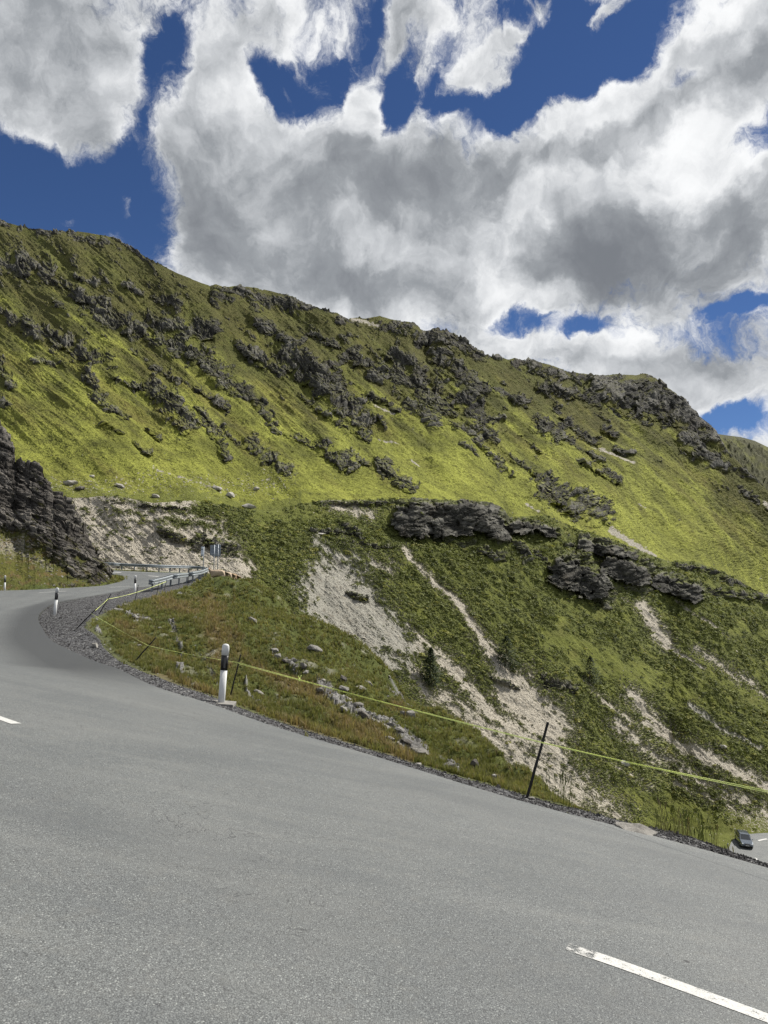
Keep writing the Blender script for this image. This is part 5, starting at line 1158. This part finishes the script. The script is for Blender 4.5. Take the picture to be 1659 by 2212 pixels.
wgt = (.25 + sst(fbm(FARG['a'] / 30, FARG['b'] / 14, 5, 620, .6), .0, .4)) * FARG['w'] * (s_c > .0) * (UU > -20) * (UU < 1690)
ix = pick(wgt, 11000); fp = FARG['P'].reshape(-1, 3)[ix]; sz = np.clip(rng.lognormal(.95, .38, len(ix)), 1.6, 8) * fp[:, 1] / F
hh_ = heath_shade.ravel()[ix]  # tussock colour follows the painted shade of the slope
o = scatter('shrubs', tmplC, fp, np.c_[sz * 1.6, sz * 1.2, sz * .6], M_SHRUB, {'tone': np.clip(rng.normal(.75, .3, len(ix)) - .6 * hh_, 0, 1), 'dry': np.clip(.6 - hh_ * .6 + rng.normal(0, .15, len(ix)), 0, .8)}, .25); meta(o, 'low shrubs and grass tussocks dotted over the mountain pasture', kind='stuff')

# ------------------------------------------------------------------ grass of the bank
M_GRASS = leaf_mat('bank grass', (.125, .135, .045), (.275, .265, .100), (.30, .225, .125), .40)
def tuft_t(seed, n=9):
    r_ = np.random.default_rng(seed); V, Fq = [], []
    for k in range(n):
        a = r_.uniform(0, 2 * np.pi); o_ = r_.normal(0, .16, 2); h_ = r_.uniform(.5, 1.0); ln = r_.uniform(.15, .6) * h_; w_ = .05
        bx = np.array([o_[0], o_[1], -.05]); tip = bx + [np.cos(a) * ln, np.sin(a) * ln, h_]; md = bx + [np.cos(a) * ln * .3, np.sin(a) * ln * .3, h_ * .6]; sd_ = np.array([-np.sin(a), np.cos(a), 0]) * w_
        V += [bx - sd_, bx + sd_, md + sd_ * .8, md - sd_ * .8, tip]; Fq += [[5 * k, 5 * k + 1, 5 * k + 2], [5 * k, 5 * k + 2, 5 * k + 3], [5 * k + 3, 5 * k + 2, 5 * k + 4]]
    return np.array(V), np.array(Fq)
tmplG = [tuft_t(s_) for s_ in range(80, 88)]
def grass_pts(w_, n):
    ix = pick(w_, n); p = GP.reshape(-1, 3)[ix].copy(); p[:, :2] += rng.normal(0, .004, (n, 2)) * p[:, 1:2]; p[:, 2] = G(p[:, 0], p[:, 1]); return ix, p
vw = (U > -30) & (U < 1720) & (Y < 74) & (padd > .28)
gw = bank * vw * (1 - .9 * ((U > 450) & (U < 520) & (V_ < 1264))) * np.clip(1.0 - rk * .97 - dirt * 1.2 - .5 * sst(nz2, .0, .3), .03, 1) * np.where(U > 240, 1, .15)
ix, p = grass_pts(gw, 62000)
hg = rng.uniform(.08, .21, len(ix)) * (1 + .5 * rust.ravel()[ix]) * np.clip(p[:, 1] / 25, .8, 1.7) * (1 - .55 * sst(U.ravel()[ix], 1050, 1250)) * (1 - .5 * sst(U.ravel()[ix], 1400, 1500)) * (1 - .6 * sst(U.ravel()[ix], 1540, 1580))
wg = np.maximum(hg, p[:, 1] * .010)
tn = np.clip(.45 + .8 * fbm(p[:, 0] * .5, p[:, 1] * .5, 4, 610) + rng.normal(0, .18, len(ix)), 0, 1); dr = np.clip(rust.ravel()[ix] * rng.uniform(.35, 1.15, len(ix)) + (rng.uniform(0, 1, len(ix)) < .12) * .5, 0, 1)
o = scatter('grass', tmplG, p, np.c_[wg * .8, wg * .8, hg], M_GRASS, {'tone': tn, 'dry': dr}, .15); meta(o, 'tufted green and rust coloured grass covering the near bank', kind='stuff')
# tall seeding grasses at the edge of the gravel
M_STEM = leaf_mat('seed grass', (.045, .060, .018), (.10, .115, .04), (.16, .13, .07), .3)
def stem_t(seed, n=5):
    r_ = np.random.default_rng(seed); V, Fq = [], []; k0 = 0
    for k in range(n):
        a = r_.uniform(0, 2 * np.pi); h_ = r_.uniform(.55, 1.0); bend = r_.uniform(.04, .28); o_ = r_.normal(0, .05, 2); sd_ = np.array([-np.sin(a), np.cos(a), 0]); head = r_.uniform() < .6
        prof_ = [(0, .005), (.4, .0045), (.75, .004)] + ([(.80, .012), (.9, .015), (1.0, .004)] if head else [(.9, .004), (1.0, .001)])
        for z_, w_ in prof_:
            c = np.array([o_[0] + np.cos(a) * bend * z_ * z_ * h_, o_[1] + np.sin(a) * bend * z_ * z_ * h_, z_ * h_]); V += [c - sd_ * w_, c + sd_ * w_]
        m_ = len(prof_)
        for j in range(m_ - 1): Fq.append([k0 + 2 * j, k0 + 2 * j + 1, k0 + 2 * j + 3, k0 + 2 * j + 2])
        k0 += 2 * m_
    return np.array(V), np.array(Fq)
tmplT = [stem_t(s_) for s_ in range(95, 101)]
sw = bank * (padd < .9) * (padd > .05) * ((U > 1150) & (U < 1700)) * (.15 + sst(U, 1300, 1500)) * (1 - .75 * sst(U, 1540, 1590)) + .10 * bank * (padd < .5) * (padd > .1) * (U > 300) * (U <= 1150)
ix, p = grass_pts(sw, 120); hs = rng.uniform(.18, .50, len(ix)) * np.where(U.ravel()[ix] > 1150, 1, .6)
o = scatter('grass', tmplT, p, np.c_[hs * 1.2, hs * 1.2, hs], M_STEM, {'tone': rng.uniform(0, 1, len(ix)), 'dry': (rng.uniform(0, 1, len(ix)) < .3) * .7}, .12); meta(o, 'tall seeding grasses along the gravel edge of the road', kind='stuff')

# ------------------------------------------------------------------ small conifers on the hillside
M_NEEDLE = leaf_mat('conifer needles', (.022, .038, .016), (.055, .078, .028), (.1, .1, .03), .15)
M_BARK = simple('conifer bark', (.09, .065, .045), .9, var=.3, scale=8)
def conifer(u, v, hpx, wpx, lab, seed, bushy=1.0):
    b_ = on_grid(HILL, u, v); mp_ = b_[1] / F; h_ = hpx * mp_; r0_ = wpx * mp_ / 2; t_ = empty('conifer', b_)
    m_ = MB(); m_.tube((0, 0, -.6), (0, 0, h_ * .96), h_ * .028, h_ * .006); m_.build('trunk', M_BARK, t_)
    r_ = np.random.default_rng(seed); V, Fq = [], []; k = 0
    for i in range(int(1500 * bushy)):
        z_ = r_.uniform(.04, 1) ** 1.1; a = r_.uniform(0, 2 * np.pi); br = min(1.0, 1.35 * (1 - z_) ** .75) * r0_ * (.85 + .25 * math.sin(a * 5 + z_ * 23)) * r_.uniform(.35, 1.1)
        c = np.array([np.cos(a) * br, np.sin(a) * br, z_ * h_ - br * .25]); d = np.array([np.cos(a), np.sin(a), -.15 + r_.normal(0, .25)]); sd_ = np.array([-np.sin(a), np.cos(a), r_.normal(0, .3)]); l_ = h_ * r_.uniform(.03, .065); w_ = l_ * .30
        V += [c - sd_ * w_, c + d * l_, c + sd_ * w_, c - d * l_ * .6]; Fq.append([k, k + 1, k + 2, k + 3]); k += 4
    mesh_np('crown', np.array(V), np.array(Fq), M_NEEDLE, t_, attrs={'tone': np.repeat(r_.uniform(0, 1, len(Fq)), 4), 'dry': np.zeros(len(V))})
    meta(t_, lab, 'conifer', 'small conifers on the lower hillside')
conifer(1089, 1438, 62, 62, 'small broad conifer at the top edge of the long pale scree', 1, 1.4)
conifer(1270, 1474, 54, 50, 'small pointed conifer on the green slope right of the scree', 2)
conifer(926, 1478, 78, 52, 'slender dark conifer standing low between two scree chutes', 3, 1.3)
# dwarf bushes and rock blocks on the bare slope behind the guardrail
wgt = ((UM > 180) & (UM < 520) & (VM > 1090) & (VM < 1236)) * screem * (sst(fbm(UM / 26, VM / 13, 4, 640), .05, .3) + .02)
ix = pick(wgt, 160); bp = HILL['P'].reshape(-1, 3)[ix]; sz = np.clip(rng.lognormal(2.1, .35, len(ix)), 4, 18) * bp[:, 1] / F
o = scatter('shrubs', tmplC, bp, np.c_[sz * 1.4, sz, sz * .8], M_SHRUB, {'tone': rng.uniform(0, .7, len(ix)), 'dry': np.zeros(len(ix))}, .2); meta(o, 'dwarf bushes clinging to the pale slope behind the guardrail', kind='stuff')
ix = pick(((UM > 180) & (UM < 520) & (VM > 1085) & (VM < 1236)) * 1.0 * (screem + .1), 1400); bp = HILL['P'].reshape(-1, 3)[ix]; sz = np.clip(rng.lognormal(1.0, .5, len(ix)), 1, 10) * bp[:, 1] / F
o = scatter('stones', tmplS, bp, np.c_[sz * 1.3, sz, sz * .7], M_SCREE, {'tone': rng.uniform(0, 1, len(ix))}, .4); meta(o, 'broken stones on the pale slope behind the guardrail', kind='stuff')
